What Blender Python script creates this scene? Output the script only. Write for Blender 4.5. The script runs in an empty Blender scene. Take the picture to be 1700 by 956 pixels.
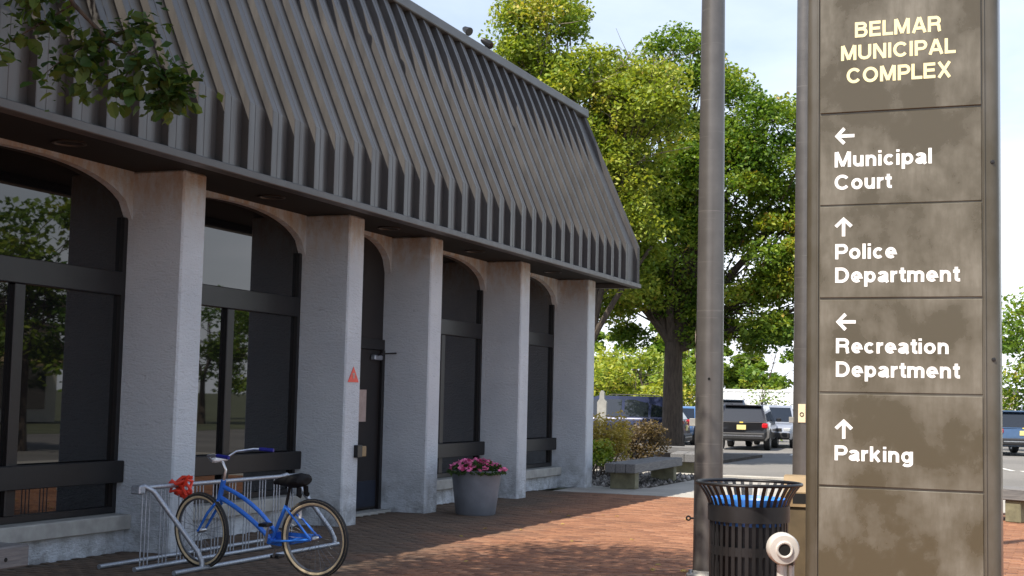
import bpy, bmesh, math, random
import numpy as np
from mathutils import Vector, Matrix

R = math.radians
random.seed(7)
rng = np.random.default_rng(11)
sc = bpy.context.scene
col = sc.collection

# ---------------------------------------------------------------- camera
# world: X runs along the facade (away from the camera), Y into the building, Z up
F_PX, YAW, PITCH, ROLL, CAM_Y, EYE = 2277.7, R(22.2365), R(4.592), R(1.2532), -7.972, 1.55
fw = Vector((math.cos(PITCH) * math.cos(YAW), math.cos(PITCH) * math.sin(YAW), math.sin(PITCH)))
rt = Vector((math.sin(YAW), -math.cos(YAW), 0))
up = rt.cross(fw)
rr = rt * math.cos(ROLL) + up * math.sin(ROLL)
uu = up * math.cos(ROLL) - rt * math.sin(ROLL)
cam = bpy.data.cameras.new('camera')
cam.sensor_width = 36.0
cam.lens = F_PX / 1700.0 * 36.0
cam.clip_start = 0.1
cam.clip_end = 3000
cam_ob = bpy.data.objects.new('camera', cam)
col.objects.link(cam_ob)
m3 = Matrix((rr, uu, -fw)).transposed()
cam_ob.matrix_world = Matrix.Translation((0, CAM_Y, EYE)) @ m3.to_4x4()
sc.camera = cam_ob

# ---------------------------------------------------------------- light
SUN_EL, SUN_AZ = R(56), R(155.7)            # azimuth counted from +X towards +Y
to_sun = Vector((math.cos(SUN_AZ) * math.cos(SUN_EL), math.sin(SUN_AZ) * math.cos(SUN_EL), math.sin(SUN_EL)))
sun = bpy.data.lights.new('sun', 'SUN')
sun.energy = 5.0
sun.angle = R(0.53)
sun.color = (1.0, 0.92, 0.80)
sun_ob = bpy.data.objects.new('sun', sun)
col.objects.link(sun_ob)
sun_ob.rotation_euler = to_sun.to_track_quat('Z', 'Y').to_euler()
sun_ob.location = (0, 0, 30)

world = bpy.data.worlds.new('World')
sc.world = world
world.use_nodes = True
wn = world.node_tree.nodes
wl = world.node_tree.links
bg = wn['Background']
sky = wn.new('ShaderNodeTexSky')
sky.sky_type = 'NISHITA'
sky.sun_disc = False
sky.sun_elevation = SUN_EL
sky.sun_rotation = math.atan2(to_sun.x, to_sun.y)
sky.air_density = 1.0
sky.dust_density = 1.6
sky.ozone_density = 1.5
bg.inputs['Strength'].default_value = 0.125
# thin summer cloud over the whole sky
# (a flat cloud layer: sparse overhead, closing up towards the horizon all round)
tc = wn.new('ShaderNodeTexCoord')
sxyz = wn.new('ShaderNodeSeparateXYZ')
wl.new(tc.outputs['Generated'], sxyz.inputs['Vector'])
def wmath(op, a, b=None, c=None, clamp=False):
    nd = wn.new('ShaderNodeMath'); nd.operation = op; nd.use_clamp = clamp
    for k, v in enumerate((a, b, c)):
        if v is None: continue
        if hasattr(v, 'is_linked'): wl.new(v, nd.inputs[k])
        else: nd.inputs[k].default_value = v
    return nd.outputs['Value']
zz = wmath('MAXIMUM', sxyz.outputs['Z'], 0.0)
den = wmath('ADD', zz, 0.16)
cxyz = wn.new('ShaderNodeCombineXYZ')
wl.new(wmath('DIVIDE', sxyz.outputs['X'], den), cxyz.inputs['X'])
wl.new(wmath('DIVIDE', sxyz.outputs['Y'], den), cxyz.inputs['Y'])
nz = wn.new('ShaderNodeTexNoise')
nz.inputs['Scale'].default_value = 0.85
nz.inputs['Detail'].default_value = 7
nz.inputs['Roughness'].default_value = 0.55
nz.inputs['Distortion'].default_value = 0.3
wl.new(cxyz.outputs['Vector'], nz.inputs['Vector'])
rp = wn.new('ShaderNodeValToRGB')
rp.color_ramp.elements[0].position = 0.38
rp.color_ramp.elements[0].color = (0, 0, 0, 1)
rp.color_ramp.elements[1].position = 0.68
rp.color_ramp.elements[1].color = (1, 1, 1, 1)
wl.new(nz.outputs['Fac'], rp.inputs['Fac'])
low = wmath('POWER', wmath('SUBTRACT', 1.0, zz), 4.5)
cover = wmath('MULTIPLY_ADD', rp.outputs['Color'], 0.42, wmath('MULTIPLY', low, 0.95), clamp=True)
mx = wn.new('ShaderNodeMix')
mx.data_type = 'RGBA'
mx.inputs['B'].default_value = (8.3, 8.7, 9.4, 1)
wl.new(cover, mx.inputs['Factor'])
wl.new(sky.outputs['Color'], mx.inputs['A'])
wl.new(mx.outputs['Result'], bg.inputs['Color'])

sc.view_settings.view_transform = 'Standard'
sc.view_settings.look = 'None'
sc.view_settings.exposure = 0.60
sc.view_settings.gamma = 1.0
sc.render.engine = 'CYCLES'
sc.render.resolution_x, sc.render.resolution_y = 1024, 576

# ================================================================ materials
class NT:
    def __init__(s, name):
        s.m = bpy.data.materials.new(name)
        s.m.use_nodes = True
        s.t = s.m.node_tree
        s.b = s.t.nodes['Principled BSDF']
        s.co = s.n('ShaderNodeTexCoord').outputs['Object']
    def n(s, typ, **kw):
        nd = s.t.nodes.new(typ)
        for k, v in kw.items():
            setattr(nd, k, v)
        return nd
    def link(s, a, b):
        s.t.links.new(a, b)
    def pos(s):
        return s.n('ShaderNodeNewGeometry').outputs['Position']
    def mapping(s, vec, scale):
        mp = s.n('ShaderNodeMapping')
        mp.inputs['Scale'].default_value = scale
        s.link(vec, mp.inputs['Vector'])
        return mp.outputs['Vector']
    def noise(s, scale, detail=4, rough=.55, vec=None, dist=0):
        nd = s.n('ShaderNodeTexNoise')
        nd.inputs['Scale'].default_value = scale
        nd.inputs['Detail'].default_value = detail
        nd.inputs['Roughness'].default_value = rough
        nd.inputs['Distortion'].default_value = dist
        s.link(vec if vec is not None else s.co, nd.inputs['Vector'])
        return nd.outputs['Fac']
    def ramp(s, fac, stops):
        nd = s.n('ShaderNodeValToRGB')
        e = nd.color_ramp.elements
        while len(e) < len(stops):
            e.new(0.5)
        for k, (p, c) in enumerate(stops):
            e[k].position = p
            e[k].color = (*c, 1) if len(c) == 3 else c
        s.link(fac, nd.inputs['Fac'])
        return nd.outputs['Color']
    def mix(s, fac, a, b, mode='MIX'):
        nd = s.n('ShaderNodeMix')
        nd.data_type = 'RGBA'
        nd.blend_type = mode
        for v, i in ((fac, 'Factor'), (a, 'A'), (b, 'B')):
            if hasattr(v, 'is_linked'):
                s.link(v, nd.inputs[i])
            else:
                nd.inputs[i].default_value = v if i == 'Factor' else (*v, 1)
        return nd.outputs['Result']
    def bump(s, h, strength=.3, dist=.01):
        nd = s.n('ShaderNodeBump')
        nd.inputs['Strength'].default_value = strength
        nd.inputs['Distance'].default_value = dist
        s.link(h, nd.inputs['Height'])
        s.link(nd.outputs['Normal'], s.b.inputs['Normal'])
    def set(s, col=None, rough=None, metal=None, **kw):
        if col is not None:
            if hasattr(col, 'is_linked'):
                s.link(col, s.b.inputs['Base Color'])
            else:
                s.b.inputs['Base Color'].default_value = (*col, 1)
        if rough is not None:
            if hasattr(rough, 'is_linked'):
                s.link(rough, s.b.inputs['Roughness'])
            else:
                s.b.inputs['Roughness'].default_value = rough
        if metal is not None:
            s.b.inputs['Metallic'].default_value = metal
        for k, v in kw.items():
            s.b.inputs[k.replace('_', ' ')].default_value = v
        return s.m

def vary(c, d):
    return tuple(max(0, x * d) for x in c)

def plain(name, c, rough=.6, metal=0, var=.18, scale=9, bump=0, **kw):
    t = NT(name)
    f = t.noise(scale, 5)
    t.set(t.ramp(f, [(.3, vary(c, 1 - var)), (.7, vary(c, 1 + var))]), rough, metal, **kw)
    if bump:
        t.bump(t.noise(scale * 6, 4), bump, .004)
    return t.m

M = {}
# stucco: trowelled, off-white, grimy at the foot, a little rust under the eaves
t = NT('stucco')
P = t.pos()
big = t.noise(1.3, 5, vec=P)
fine = t.noise(38, 6, .6, vec=P)
trow = t.noise(7, 5, .6, vec=t.mapping(P, (1.2, 1.2, 4.5)), dist=1.2)
base = t.ramp(big, [(.3, (.50, .54, .585)), (.7, (.59, .625, .66))])
sc_ = t.ramp(trow, [(.27, (.55, .55, .56)), (.36, (1, 1, 1))])
base = t.mix(.7, base, sc_, 'MULTIPLY')
sep = t.n('ShaderNodeSeparateXYZ'); t.link(P, sep.inputs['Vector'])
mr = t.n('ShaderNodeMapRange'); mr.inputs['From Min'].default_value = .75; mr.inputs['From Max'].default_value = .0
t.link(sep.outputs['Z'], mr.inputs['Value'])
mul = t.n('ShaderNodeMath', operation='MULTIPLY'); t.link(mr.outputs['Result'], mul.inputs[0])
t.link(t.ramp(t.noise(4.2, 6, .65, vec=P), [(.42, (0, 0, 0)), (.62, (1, 1, 1))]), mul.inputs[1])
base = t.mix(mul.outputs['Value'], base, (.26, .27, .28))
mr2 = t.n('ShaderNodeMapRange'); mr2.inputs['From Min'].default_value = 3.1; mr2.inputs['From Max'].default_value = 3.72
t.link(sep.outputs['Z'], mr2.inputs['Value'])
mul2 = t.n('ShaderNodeMath', operation='MULTIPLY'); t.link(mr2.outputs['Result'], mul2.inputs[0])
t.link(t.ramp(t.noise(6, 6, .7, vec=t.mapping(P, (1.6, 1.6, .7))), [(.40, (0, 0, 0)), (.62, (.8, .8, .8))]), mul2.inputs[1])
base = t.mix(mul2.outputs['Value'], base, (.42, .27, .14))
t.set(base, .9)
cmb = t.n('ShaderNodeMath', operation='MULTIPLY_ADD'); t.link(trow, cmb.inputs[0]); cmb.inputs[1].default_value = 1.6; t.link(fine, cmb.inputs[2])
t.bump(cmb.outputs['Value'], .55, .02)
M['stucco'] = t.m

t = NT('roof_metal')
P = t.pos()
f = t.noise(1.1, 5, vec=P)
st = t.noise(9, 4, .6, vec=t.mapping(P, (1, 1, .12)))
c = t.ramp(f, [(.3, (.060, .0575, .058)), (.7, (.084, .080, .078))])
c = t.mix(.5, c, t.ramp(st, [(.35, (.72, .72, .72)), (.65, (1.1, 1.08, 1.05))]), 'MULTIPLY')
t.set(c, t.ramp(st, [(.3, (.36,) * 3), (.7, (.50,) * 3)]))
t.bump(f, .06, .03)
M['roof'] = t.m
M['coping'] = plain('coping_metal', (.105, .11, .112), .5, 0, .15, 3)
M['soffit'] = plain('soffit_paint', (.005, .0045, .0042), .8, 0, .2, 4)
M['bronze'] = plain('bronze_frame', (.011, .010, .011), .42, 0, .25, 6)
M['board'] = plain('dark_rail_board', (.008, .007, .0075), .5, 0, .25, 6)
t = NT('tinted_glass')
t.set((.006, .006, .007), .015, 0, IOR=1.7)
t.bump(t.noise(1.5, 1, .3, vec=t.pos()), .02, .02)
M['glass'] = t.m
M['door'] = plain('door_paint', (.014, .011, .011), .45, 0, .2, 5)
M['mat_blue'] = plain('kick_plate', (.02, .026, .045), .35, .3, .2, 6)
M['paper'] = plain('faded_paper', (.42, .33, .30), .8, 0, .12, 14)
M['sill'] = plain('sill_stone', (.33, .33, .31), .8, 0, .2, 6, .2)
M['ring'] = plain('light_ring', (.05, .044, .04), .5, 0, .1, 8)
M['black'] = plain('black_metal', (.014, .014, .015), .38, .2, .25, 8)
M['rubber'] = plain('rubber', (.02, .02, .021), .75, 0, .2, 30)
M['chrome'] = plain('worn_chrome', (.55, .56, .58), .28, 1, .15, 20)
M['whitepaint'] = plain('white_paint', (.72, .72, .72), .4, 0, .06, 12)
M['galv'] = None
t = NT('galvanised_steel')
v = t.n('ShaderNodeTexVoronoi'); v.inputs['Scale'].default_value = 60; t.link(t.co, v.inputs['Vector'])
t.set(t.ramp(v.outputs['Distance'], [(0, (.30, .33, .38)), (.8, (.46, .50, .56))]), t.ramp(t.noise(20), [(.3, (.36,) * 3), (.7, (.55,) * 3)]), .75)
M['galv'] = t.m
t = NT('bike_paint')
t.set(t.ramp(t.noise(10), [(.3, (.03, .17, .68)), (.7, (.045, .22, .80))]), .25, .25, Coat_Weight=.5, Coat_Roughness=.1)
M['bike'] = t.m
M['bikedark'] = plain('grip_blue', (.012, .016, .22), .5, 0, .2, 20)
M['cream'] = plain('cream_sidewall', (.60, .48, .30), .6, 0, .12, 25)
M['saddle'] = plain('saddle_vinyl', (.008, .008, .009), .75, 0, .2, 20, Specular_IOR_Level=.2)
M['red'] = plain('red_plastic', (.72, .05, .025), .4, 0, .2, 25)
M['rim'] = plain('grey_rim', (.16, .17, .19), .4, .6, .15, 25)
t = NT('pot_resin')
t.set(t.ramp(t.noise(5, 6), [(.3, (.13, .145, .17)), (.7, (.19, .205, .235))]), .55)
t.bump(t.noise(60, 3), .15, .004)
M['pot'] = t.m
M['soil'] = plain('potting_soil', (.02, .014, .01), .95, 0, .4, 40, .5)
M['petal'] = plain('pink_petal', (.72, .17, .36), .6, 0, .35, 18)
M['petal2'] = plain('deep_pink_petal', (.50, .045, .17), .6, 0, .35, 18)

def leaf_mat(name, stops, transl=.42):
    t = NT(name)
    at = t.n('ShaderNodeAttribute'); at.attribute_name = 'tone'
    c = t.ramp(at.outputs['Fac'], stops)
    t.set(c, .55)
    tr = t.n('ShaderNodeBsdfTranslucent')
    t.link(t.mix(1.0, c, (1.25, 1.2, .55), 'MULTIPLY'), tr.inputs['Color'])
    ms = t.n('ShaderNodeMixShader'); ms.inputs['Fac'].default_value = transl
    t.link(t.b.outputs['BSDF'], ms.inputs[1]); t.link(tr.outputs['BSDF'], ms.inputs[2])
    t.link(ms.outputs['Shader'], t.t.nodes['Material Output'].inputs['Surface'])
    return t.m
M['leaf_dark'] = leaf_mat('leaf_green', [(0, (.055, .13, .014)), (.45, (.17, .27, .03)), (.8, (.32, .36, .04)), (1, (.50, .31, .065))])
M['leaf_light'] = leaf_mat('leaf_yellow_green', [(0, (.11, .19, .02)), (.4, (.26, .33, .04)), (.75, (.41, .42, .06)), (1, (.53, .40, .10))])
M['leaf_near'] = leaf_mat('leaf_street_tree', [(0, (.022, .055, .014)), (.5, (.045, .095, .02)), (1, (.10, .16, .03))])
M['leaf_gold'] = leaf_mat('leaf_golden', [(0, (.14, .15, .03)), (.5, (.36, .30, .07)), (1, (.52, .38, .12))])
M['leaf_brown'] = leaf_mat('leaf_bronze', [(0, (.05, .035, .02)), (.6, (.12, .085, .04)), (1, (.20, .15, .07))])
t = NT('bark')
b = t.noise(7, 6, .65, vec=t.mapping(t.co, (3, 3, .5)))
t.set(t.ramp(b, [(.3, (.035, .026, .020)), (.7, (.10, .078, .06))]), .9)
t.bump(b, .7, .03)
M['bark'] = t.m
M['twig'] = plain('pale_twig', (.22, .18, .14), .85, 0, .25, 12)

# pavers: tone attribute per brick
t = NT('brick_paver')
at = t.n('ShaderNodeAttribute'); at.attribute_name = 'tone'
P = t.pos()
c = t.ramp(at.outputs['Fac'], [(0, (.155, .068, .040)), (.3, (.225, .100, .054)), (.62, (.28, .130, .068)), (.85, (.32, .158, .088)), (1, (.30, .17, .11))])
dirt = t.noise(.9, 6, .6, vec=P)
c = t.mix(.75, c, t.ramp(dirt, [(.3, (.70, .70, .68)), (.6, (1.05, 1.03, 1.0))]), 'MULTIPLY')
c = t.mix(.8, c, t.ramp(t.noise(55, 4, .7, vec=P), [(.28, (.60, .58, .56)), (.55, (1.05, 1.05, 1.05))]), 'MULTIPLY')
# algae and foot grime: wall stain painted darker to deepen the building's shade, spreading further out around the bike rack
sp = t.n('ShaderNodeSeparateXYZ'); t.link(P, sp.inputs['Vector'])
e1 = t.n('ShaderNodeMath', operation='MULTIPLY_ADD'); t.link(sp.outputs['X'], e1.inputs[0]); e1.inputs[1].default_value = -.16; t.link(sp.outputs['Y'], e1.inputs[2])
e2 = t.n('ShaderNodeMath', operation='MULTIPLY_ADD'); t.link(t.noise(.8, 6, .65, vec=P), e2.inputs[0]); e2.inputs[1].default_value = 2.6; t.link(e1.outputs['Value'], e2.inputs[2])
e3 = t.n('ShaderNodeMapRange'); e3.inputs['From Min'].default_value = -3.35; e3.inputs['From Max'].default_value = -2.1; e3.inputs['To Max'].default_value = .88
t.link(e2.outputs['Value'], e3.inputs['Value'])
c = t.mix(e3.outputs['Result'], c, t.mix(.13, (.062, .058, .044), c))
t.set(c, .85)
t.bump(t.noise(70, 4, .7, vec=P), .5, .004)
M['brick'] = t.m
M['joint'] = plain('joint_sand', (.10, .085, .065), .95, 0, .35, 12, .3)
t = NT('far_brick_sheet')
bk = t.n('ShaderNodeTexBrick')
bk.inputs['Scale'].default_value = 1.0
bk.inputs['Brick Width'].default_value = .205; bk.inputs['Row Height'].default_value = .103; bk.inputs['Mortar Size'].default_value = .004
bk.inputs['Color1'].default_value = (.27, .105, .055, 1); bk.inputs['Color2'].default_value = (.36, .16, .085, 1); bk.inputs['Mortar'].default_value = (.10, .085, .065, 1)
t.link(t.pos(), bk.inputs['Vector'])
t.set(t.mix(.6, bk.outputs['Color'], t.ramp(t.noise(.9, 6, vec=t.pos()), [(.3, (.7, .7, .7)), (.65, (1.05, 1.05, 1.05))]), 'MULTIPLY'), .9)
M['far_brick'] = t.m
t = NT('concrete')
P = t.pos()
t.set(t.mix(.7, t.ramp(t.noise(1.2, 6, .6, vec=P), [(.3, (.30, .285, .255)), (.7, (.42, .40, .36))]), t.ramp(t.noise(40, 4, .7, vec=P), [(.3, (.8, .8, .8)), (.6, (1.05, 1.05, 1.05))]), 'MULTIPLY'), .9)
t.bump(t.noise(60, 4, .7, vec=P), .3, .004)
M['concrete'] = t.m
t = NT('asphalt')
P = t.pos()
t.set(t.mix(.8, t.ramp(t.noise(.25, 6, .6, vec=P), [(.3, (.13, .125, .118)), (.7, (.21, .20, .185))]), t.ramp(t.noise(30, 4, .8, vec=P), [(.3, (.7, .7, .7)), (.6, (1.1, 1.1, 1.1))]), 'MULTIPLY'), .9)
t.bump(t.noise(80, 3, .7, vec=P), .4, .006)
M['asphalt'] = t.m
M['ground'] = plain('ground_soil', (.09, .10, .05), .95, 0, .4, .4)
M['mulch'] = plain('bed_mulch', (.055, .045, .036), .95, 0, .5, 9, .6)
t = NT('pebble')
oi = t.n('ShaderNodeNewGeometry')
t.set(t.ramp(oi.outputs['Random Per Island'], [(0, (.05, .045, .04)), (.55, (.13, .12, .11)), (.85, (.26, .24, .22)), (1, (.45, .43, .40))]), .8)
M['pebble'] = t.m
M['roadpaint'] = plain('road_paint', (.62, .62, .58), .8, 0, .2, 7)
t = NT('weathered_timber')
g = t.noise(5, 6, .65, vec=t.mapping(t.co, (.8, 9, 9)))
t.set(t.ramp(g, [(.25, (.085, .085, .09)), (.5, (.15, .148, .148)), (.75, (.22, .21, .20))]), .85)
t.bump(g, .5, .008)
M['timber'] = t.m
M['bench_leg'] = plain('bench_leg_timber', (.17, .16, .10), .85, 0, .3, 8, .3)

# bronze sign metal with chalky weathering
t = NT('sign_panel')
P = t.pos()
n1 = t.noise(2.1, 7, .58, vec=t.mapping(P, (1, 1.1, 1.0)), dist=.12)
n2 = t.noise(26, 5, .65, vec=t.mapping(P, (1, 1, .22)))
w = t.mix(.35, t.ramp(n1, [(.43, (0, 0, 0)), (.49, (.35, .35, .35)), (.64, (1, 1, 1))]), t.ramp(n2, [(.38, (0, 0, 0)), (.6, (1, 1, 1))]), 'MULTIPLY')
c = t.mix(w, (.070, .058, .035), (.165, .152, .122))
t.set(c, t.mix(w, (.24, .24, .24), (.50, .50, .50)))
M['signpanel'] = t.m
t = NT('sign_frame')
P = t.pos()
w = t.ramp(t.noise(2.2, 6, .6, vec=t.mapping(P, (1, 1, .6))), [(.4, (0, 0, 0)), (.66, (1, 1, 1))])
t.set(t.mix(w, (.070, .059, .039), (.125, .115, .096)), .32, .25)
M['signframe'] = t.m
M['cream_letter'] = plain('cream_lettering', (.85, .76, .42), .5, 0, .05, 20)
M['white_letter'] = plain('white_lettering', (.86, .86, .84), .5, 0, .04, 20)
# dark bronze lamp pole with worn rings
t = NT('pole_metal')
P = t.pos()
ri = t.noise(3, 4, .7, vec=t.mapping(P, (.4, .4, 14)))
n = t.noise(5, 5, vec=P)
c = t.mix(t.ramp(ri, [(.62, (0, 0, 0)), (.72, (.45, .45, .45))]), t.ramp(n, [(.3, (.125, .116, .108)), (.7, (.165, .153, .142))]), (.34, .31, .28))
t.set(c, .36, .55)
M['pole'] = t.m
M['cast'] = plain('pale_cast_metal', (.56, .53, .49), .45, .1, .12, 9)
M['brownbin'] = plain('brown_bin_plastic', (.095, .07, .036), .6, 0, .25, 6)
M['tan'] = plain('tan_hood', (.26, .18, .09), .6, 0, .2, 6)
M['bluebag'] = plain('blue_bag', (.05, .22, .70), .35, 0, .4, 14)
M['yellow'] = plain('yellow_sign', (.80, .60, .10), .5, 0, .08, 9)
M['tansign'] = plain('tan_sign_face', (.75, .62, .42), .6, 0, .06, 9)
M['containerwhite'] = plain('container_white', (.70, .72, .72), .6, 0, .05, 2)
M['house'] = plain('pale_render', (.62, .58, .50), .9, 0, .1, 2)
M['rooftile'] = plain('far_roof', (.13, .11, .10), .9, 0, .2, 3)
M['awning'] = plain('awning_cloth', (.34, .25, .13), .8, 0, .1, 4)
def paint(name, c):
    t = NT(name)
    return t.set(t.ramp(t.noise(3), [(.3, vary(c, .9)), (.7, vary(c, 1.1))]), .28, .3, Coat_Weight=.8, Coat_Roughness=.06)
M['car_navy'] = paint('navy_paint', (.016, .024, .07))
M['car_black'] = paint('black_paint', (.012, .012, .015))
M['car_silver'] = paint('silver_paint', (.36, .39, .45))
M['car_blue'] = paint('blue_paint', (.10, .22, .45))
M['car_steel'] = paint('steel_blue_paint', (.07, .13, .24))
M['car_slate'] = paint('slate_paint', (.05, .07, .10))
t = NT('car_glass'); M['carglass'] = t.set((.012, .016, .022), .04, 0, IOR=1.8)
M['tail'] = plain('tail_lamp', (.55, .01, .015), .2, 0, .1, 20, Coat_Weight=.6)
M['headlamp'] = plain('head_lamp', (.65, .68, .7), .15, .3, .1, 20)
M['plate'] = plain('licence_plate', (.80, .68, .28), .5, 0, .06, 20)
M['trim'] = plain('dark_trim', (.02, .02, .022), .6, 0, .2, 15)
M['darkhole'] = plain('dark_cavity', (.004, .004, .004), .9, 0, .1, 5)

# ================================================================ mesh helpers
class MB:
    def __init__(s):
        s.v = []; s.f = []; s.mi = []; s.tone = None
    def add(s, vs, fs, mi=0):
        o = len(s.v)
        s.v += [tuple(v) for v in vs]
        s.f += [tuple(i + o for i in f) for f in fs]
        s.mi += [mi] * len(fs)
        return s
    def box(s, x0, x1, y0, y1, z0, z1, mi=0, bev=0):
        if bev <= 0:
            s.add([(x0, y0, z0), (x1, y0, z0), (x1, y1, z0), (x0, y1, z0), (x0, y0, z1), (x1, y0, z1), (x1, y1, z1), (x0, y1, z1)],
                  [(0, 3, 2, 1), (4, 5, 6, 7), (0, 1, 5, 4), (1, 2, 6, 5), (2, 3, 7, 6), (3, 0, 4, 7)], mi)
            return s
        b = min(bev, (x1 - x0) * .45, (y1 - y0) * .45, (z1 - z0) * .45)
        vs = []
        for sx in (0, 1):
            for sy in (0, 1):
                for sz in (0, 1):
                    X = (x0, x1)[sx]; Y = (y0, y1)[sy]; Z = (z0, z1)[sz]
                    dx = b if sx == 0 else -b; dy = b if sy == 0 else -b; dz = b if sz == 0 else -b
                    vs += [(X, Y + dy, Z + dz), (X + dx, Y, Z + dz), (X + dx, Y + dy, Z)]
        def i(sx, sy, sz, k): return ((sx * 2 + sy) * 2 + sz) * 3 + k
        fs = []
        for q in (0, 1):
            fx = [i(q, 0, 0, 0), i(q, 1, 0, 0), i(q, 1, 1, 0), i(q, 0, 1, 0)]
            fy = [i(0, q, 0, 1), i(1, q, 0, 1), i(1, q, 1, 1), i(0, q, 1, 1)]
            fz = [i(0, 0, q, 2), i(1, 0, q, 2), i(1, 1, q, 2), i(0, 1, q, 2)]
            fs += [fx if q else fx[::-1], fy[::-1] if q else fy, fz if q else fz[::-1]]
        for a in (0, 1):
            for c in (0, 1):
                fs.append([i(a, c, 0, 0), i(a, c, 1, 0), i(a, c, 1, 1), i(a, c, 0, 1)])
                fs.append([i(a, 0, c, 0), i(a, 1, c, 0), i(a, 1, c, 2), i(a, 0, c, 2)])
                fs.append([i(0, a, c, 1), i(1, a, c, 1), i(1, a, c, 2), i(0, a, c, 2)])
        for sx in (0, 1):
            for sy in (0, 1):
                for sz in (0, 1):
                    fs.append([i(sx, sy, sz, 0), i(sx, sy, sz, 1), i(sx, sy, sz, 2)])
        s.add(vs, fs, mi)
        return s
    def tube(s, pts, r, n=8, mi=0, closed=False, caps=True):
        pts = [Vector(p) for p in pts]
        k = len(pts)
        rs = r if isinstance(r, (list, tuple)) else [r] * k
        vs = []
        ref = None
        for i, p in enumerate(pts):
            if closed:
                tdir = (pts[(i + 1) % k] - pts[i - 1]).normalized()
            else:
                a = pts[max(0, i - 1)]; b = pts[min(k - 1, i + 1)]
                tdir = (b - a).normalized()
            if ref is None:
                ref = Vector((0, 0, 1)) if abs(tdir.z) < .9 else Vector((1, 0, 0))
            u = tdir.cross(ref)
            if u.length < 1e-5:
                u = tdir.cross(Vector((0, 1, 0)))
            u.normalize()
            w = u.cross(tdir).normalized()
            ref = w
            for j in range(n):
                an = 2 * math.pi * j / n
                vs.append(p + (u * math.cos(an) + w * math.sin(an)) * rs[i])
        fs = []
        for i in range(k if closed else k - 1):
            i2 = (i + 1) % k
            for j in range(n):
                fs.append((i * n + j, i * n + (j + 1) % n, i2 * n + (j + 1) % n, i2 * n + j))
        if not closed and caps:
            fs.append(tuple(range(n))[::-1])
            fs.append(tuple((k - 1) * n + j for j in range(n)))
        s.add(vs, fs, mi)
        return s
    def lathe(s, prof, n=24, mi=0, c=(0, 0, 0), capb=False, capt=False):
        vs = []
        for r, z in prof:
            for j in range(n):
                a = 2 * math.pi * j / n
                vs.append((c[0] + r * math.cos(a), c[1] + r * math.sin(a), c[2] + z))
        fs = []
        for i in range(len(prof) - 1):
            for j in range(n):
                fs.append((i * n + j, i * n + (j + 1) % n, (i + 1) * n + (j + 1) % n, (i + 1) * n + j))
        if capb: fs.append(tuple(range(n))[::-1])
        if capt: fs.append(tuple((len(prof) - 1) * n + j for j in range(n)))
        s.add(vs, fs, mi)
        return s
    def prism(s, poly, axis, a, b, mi=0):
        """poly: 2-D points, extruded along axis from a to b"""
        n = len(poly)
        def P(p, q):
            return {'x': (q, p[0], p[1]), 'y': (p[0], q, p[1]), 'z': (p[0], p[1], q)}[axis]
        vs = [P(p, a) for p in poly] + [P(p, b) for p in poly]
        fs = [tuple(range(n))[::-1], tuple(range(n, 2 * n))] + [(i, (i + 1) % n, n + (i + 1) % n, n + i) for i in range(n)]
        s.add(vs, fs, mi)
        return s
    def mesh(s, name, mats, smooth=False):
        me = bpy.data.meshes.new(name)
        me.from_pydata(s.v, [], s.f)
        for m in (mats if isinstance(mats, (list, tuple)) else [mats]):
            me.materials.append(m)
        if any(s.mi):
            me.polygons.foreach_set('material_index', s.mi)
        bm = bmesh.new(); bm.from_mesh(me)
        bmesh.ops.recalc_face_normals(bm, faces=bm.faces)
        bm.to_mesh(me); bm.free()
        if smooth:
            me.polygons.foreach_set('use_smooth', [True] * len(me.polygons))
            me.set_sharp_from_angle(angle=R(40))
        me.update()
        return me
    def build(s, name, mats, parent=None, smooth=False, loc=(0, 0, 0)):
        return link(name, s.mesh(name, mats, smooth), parent, loc)

def link(name, me, parent=None, loc=(0, 0, 0)):
    o = bpy.data.objects.new(name, me)
    col.objects.link(o)
    o.location = loc
    if parent is not None:
        o.parent = parent
    return o

def tag(o, label, cat, group=None, kind=None):
    if label: o['label'] = label
    if cat: o['category'] = cat
    if group: o['group'] = group
    if kind: o['kind'] = kind
    return o

def empty(name, label, cat, loc=(0, 0, 0), rz=0, group=None):
    o = bpy.data.objects.new(name, None)
    col.objects.link(o)
    o.empty_display_size = .2
    o.location = loc
    o.rotation_euler = (0, 0, rz)
    return tag(o, label, cat, group)

def structure(o, label):
    o['kind'] = 'structure'
    o['label'] = label
    return o

def copy_tree(o, parent=None):
    c = o.copy()
    col.objects.link(c)
    c.parent = parent
    for ch in list(o.children):
        copy_tree(ch, c)
    return c

def tone_mesh(name, verts, faces_n, nper, tone, mat, faces=None):
    """fast mesh of n-gon islands: verts (N*nper,3), tone per vertex"""
    me = bpy.data.meshes.new(name)
    nv = len(verts)
    if faces is None:
        nf = nv // nper
        loops = np.arange(nv, dtype=np.int32)
        starts = np.arange(0, nv, nper, dtype=np.int32)
        tot = np.full(nf, nper, dtype=np.int32)
    else:
        loops = faces.ravel().astype(np.int32)
        k = faces.shape[1]
        starts = np.arange(0, len(loops), k, dtype=np.int32)
        tot = np.full(len(faces), k, dtype=np.int32)
    me.vertices.add(nv)
    me.vertices.foreach_set('co', np.asarray(verts, dtype=np.float32).ravel())
    me.loops.add(len(loops))
    me.loops.foreach_set('vertex_index', loops)
    me.polygons.add(len(starts))
    me.polygons.foreach_set('loop_start', starts)
    me.polygons.foreach_set('loop_total', tot)
    me.update(calc_edges=True)
    if tone is not None:
        a = me.attributes.new('tone', 'FLOAT', 'POINT')
        a.data.foreach_set('value', np.asarray(tone, dtype=np.float32))
    me.materials.append(mat)
    me.validate()
    return me

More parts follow.
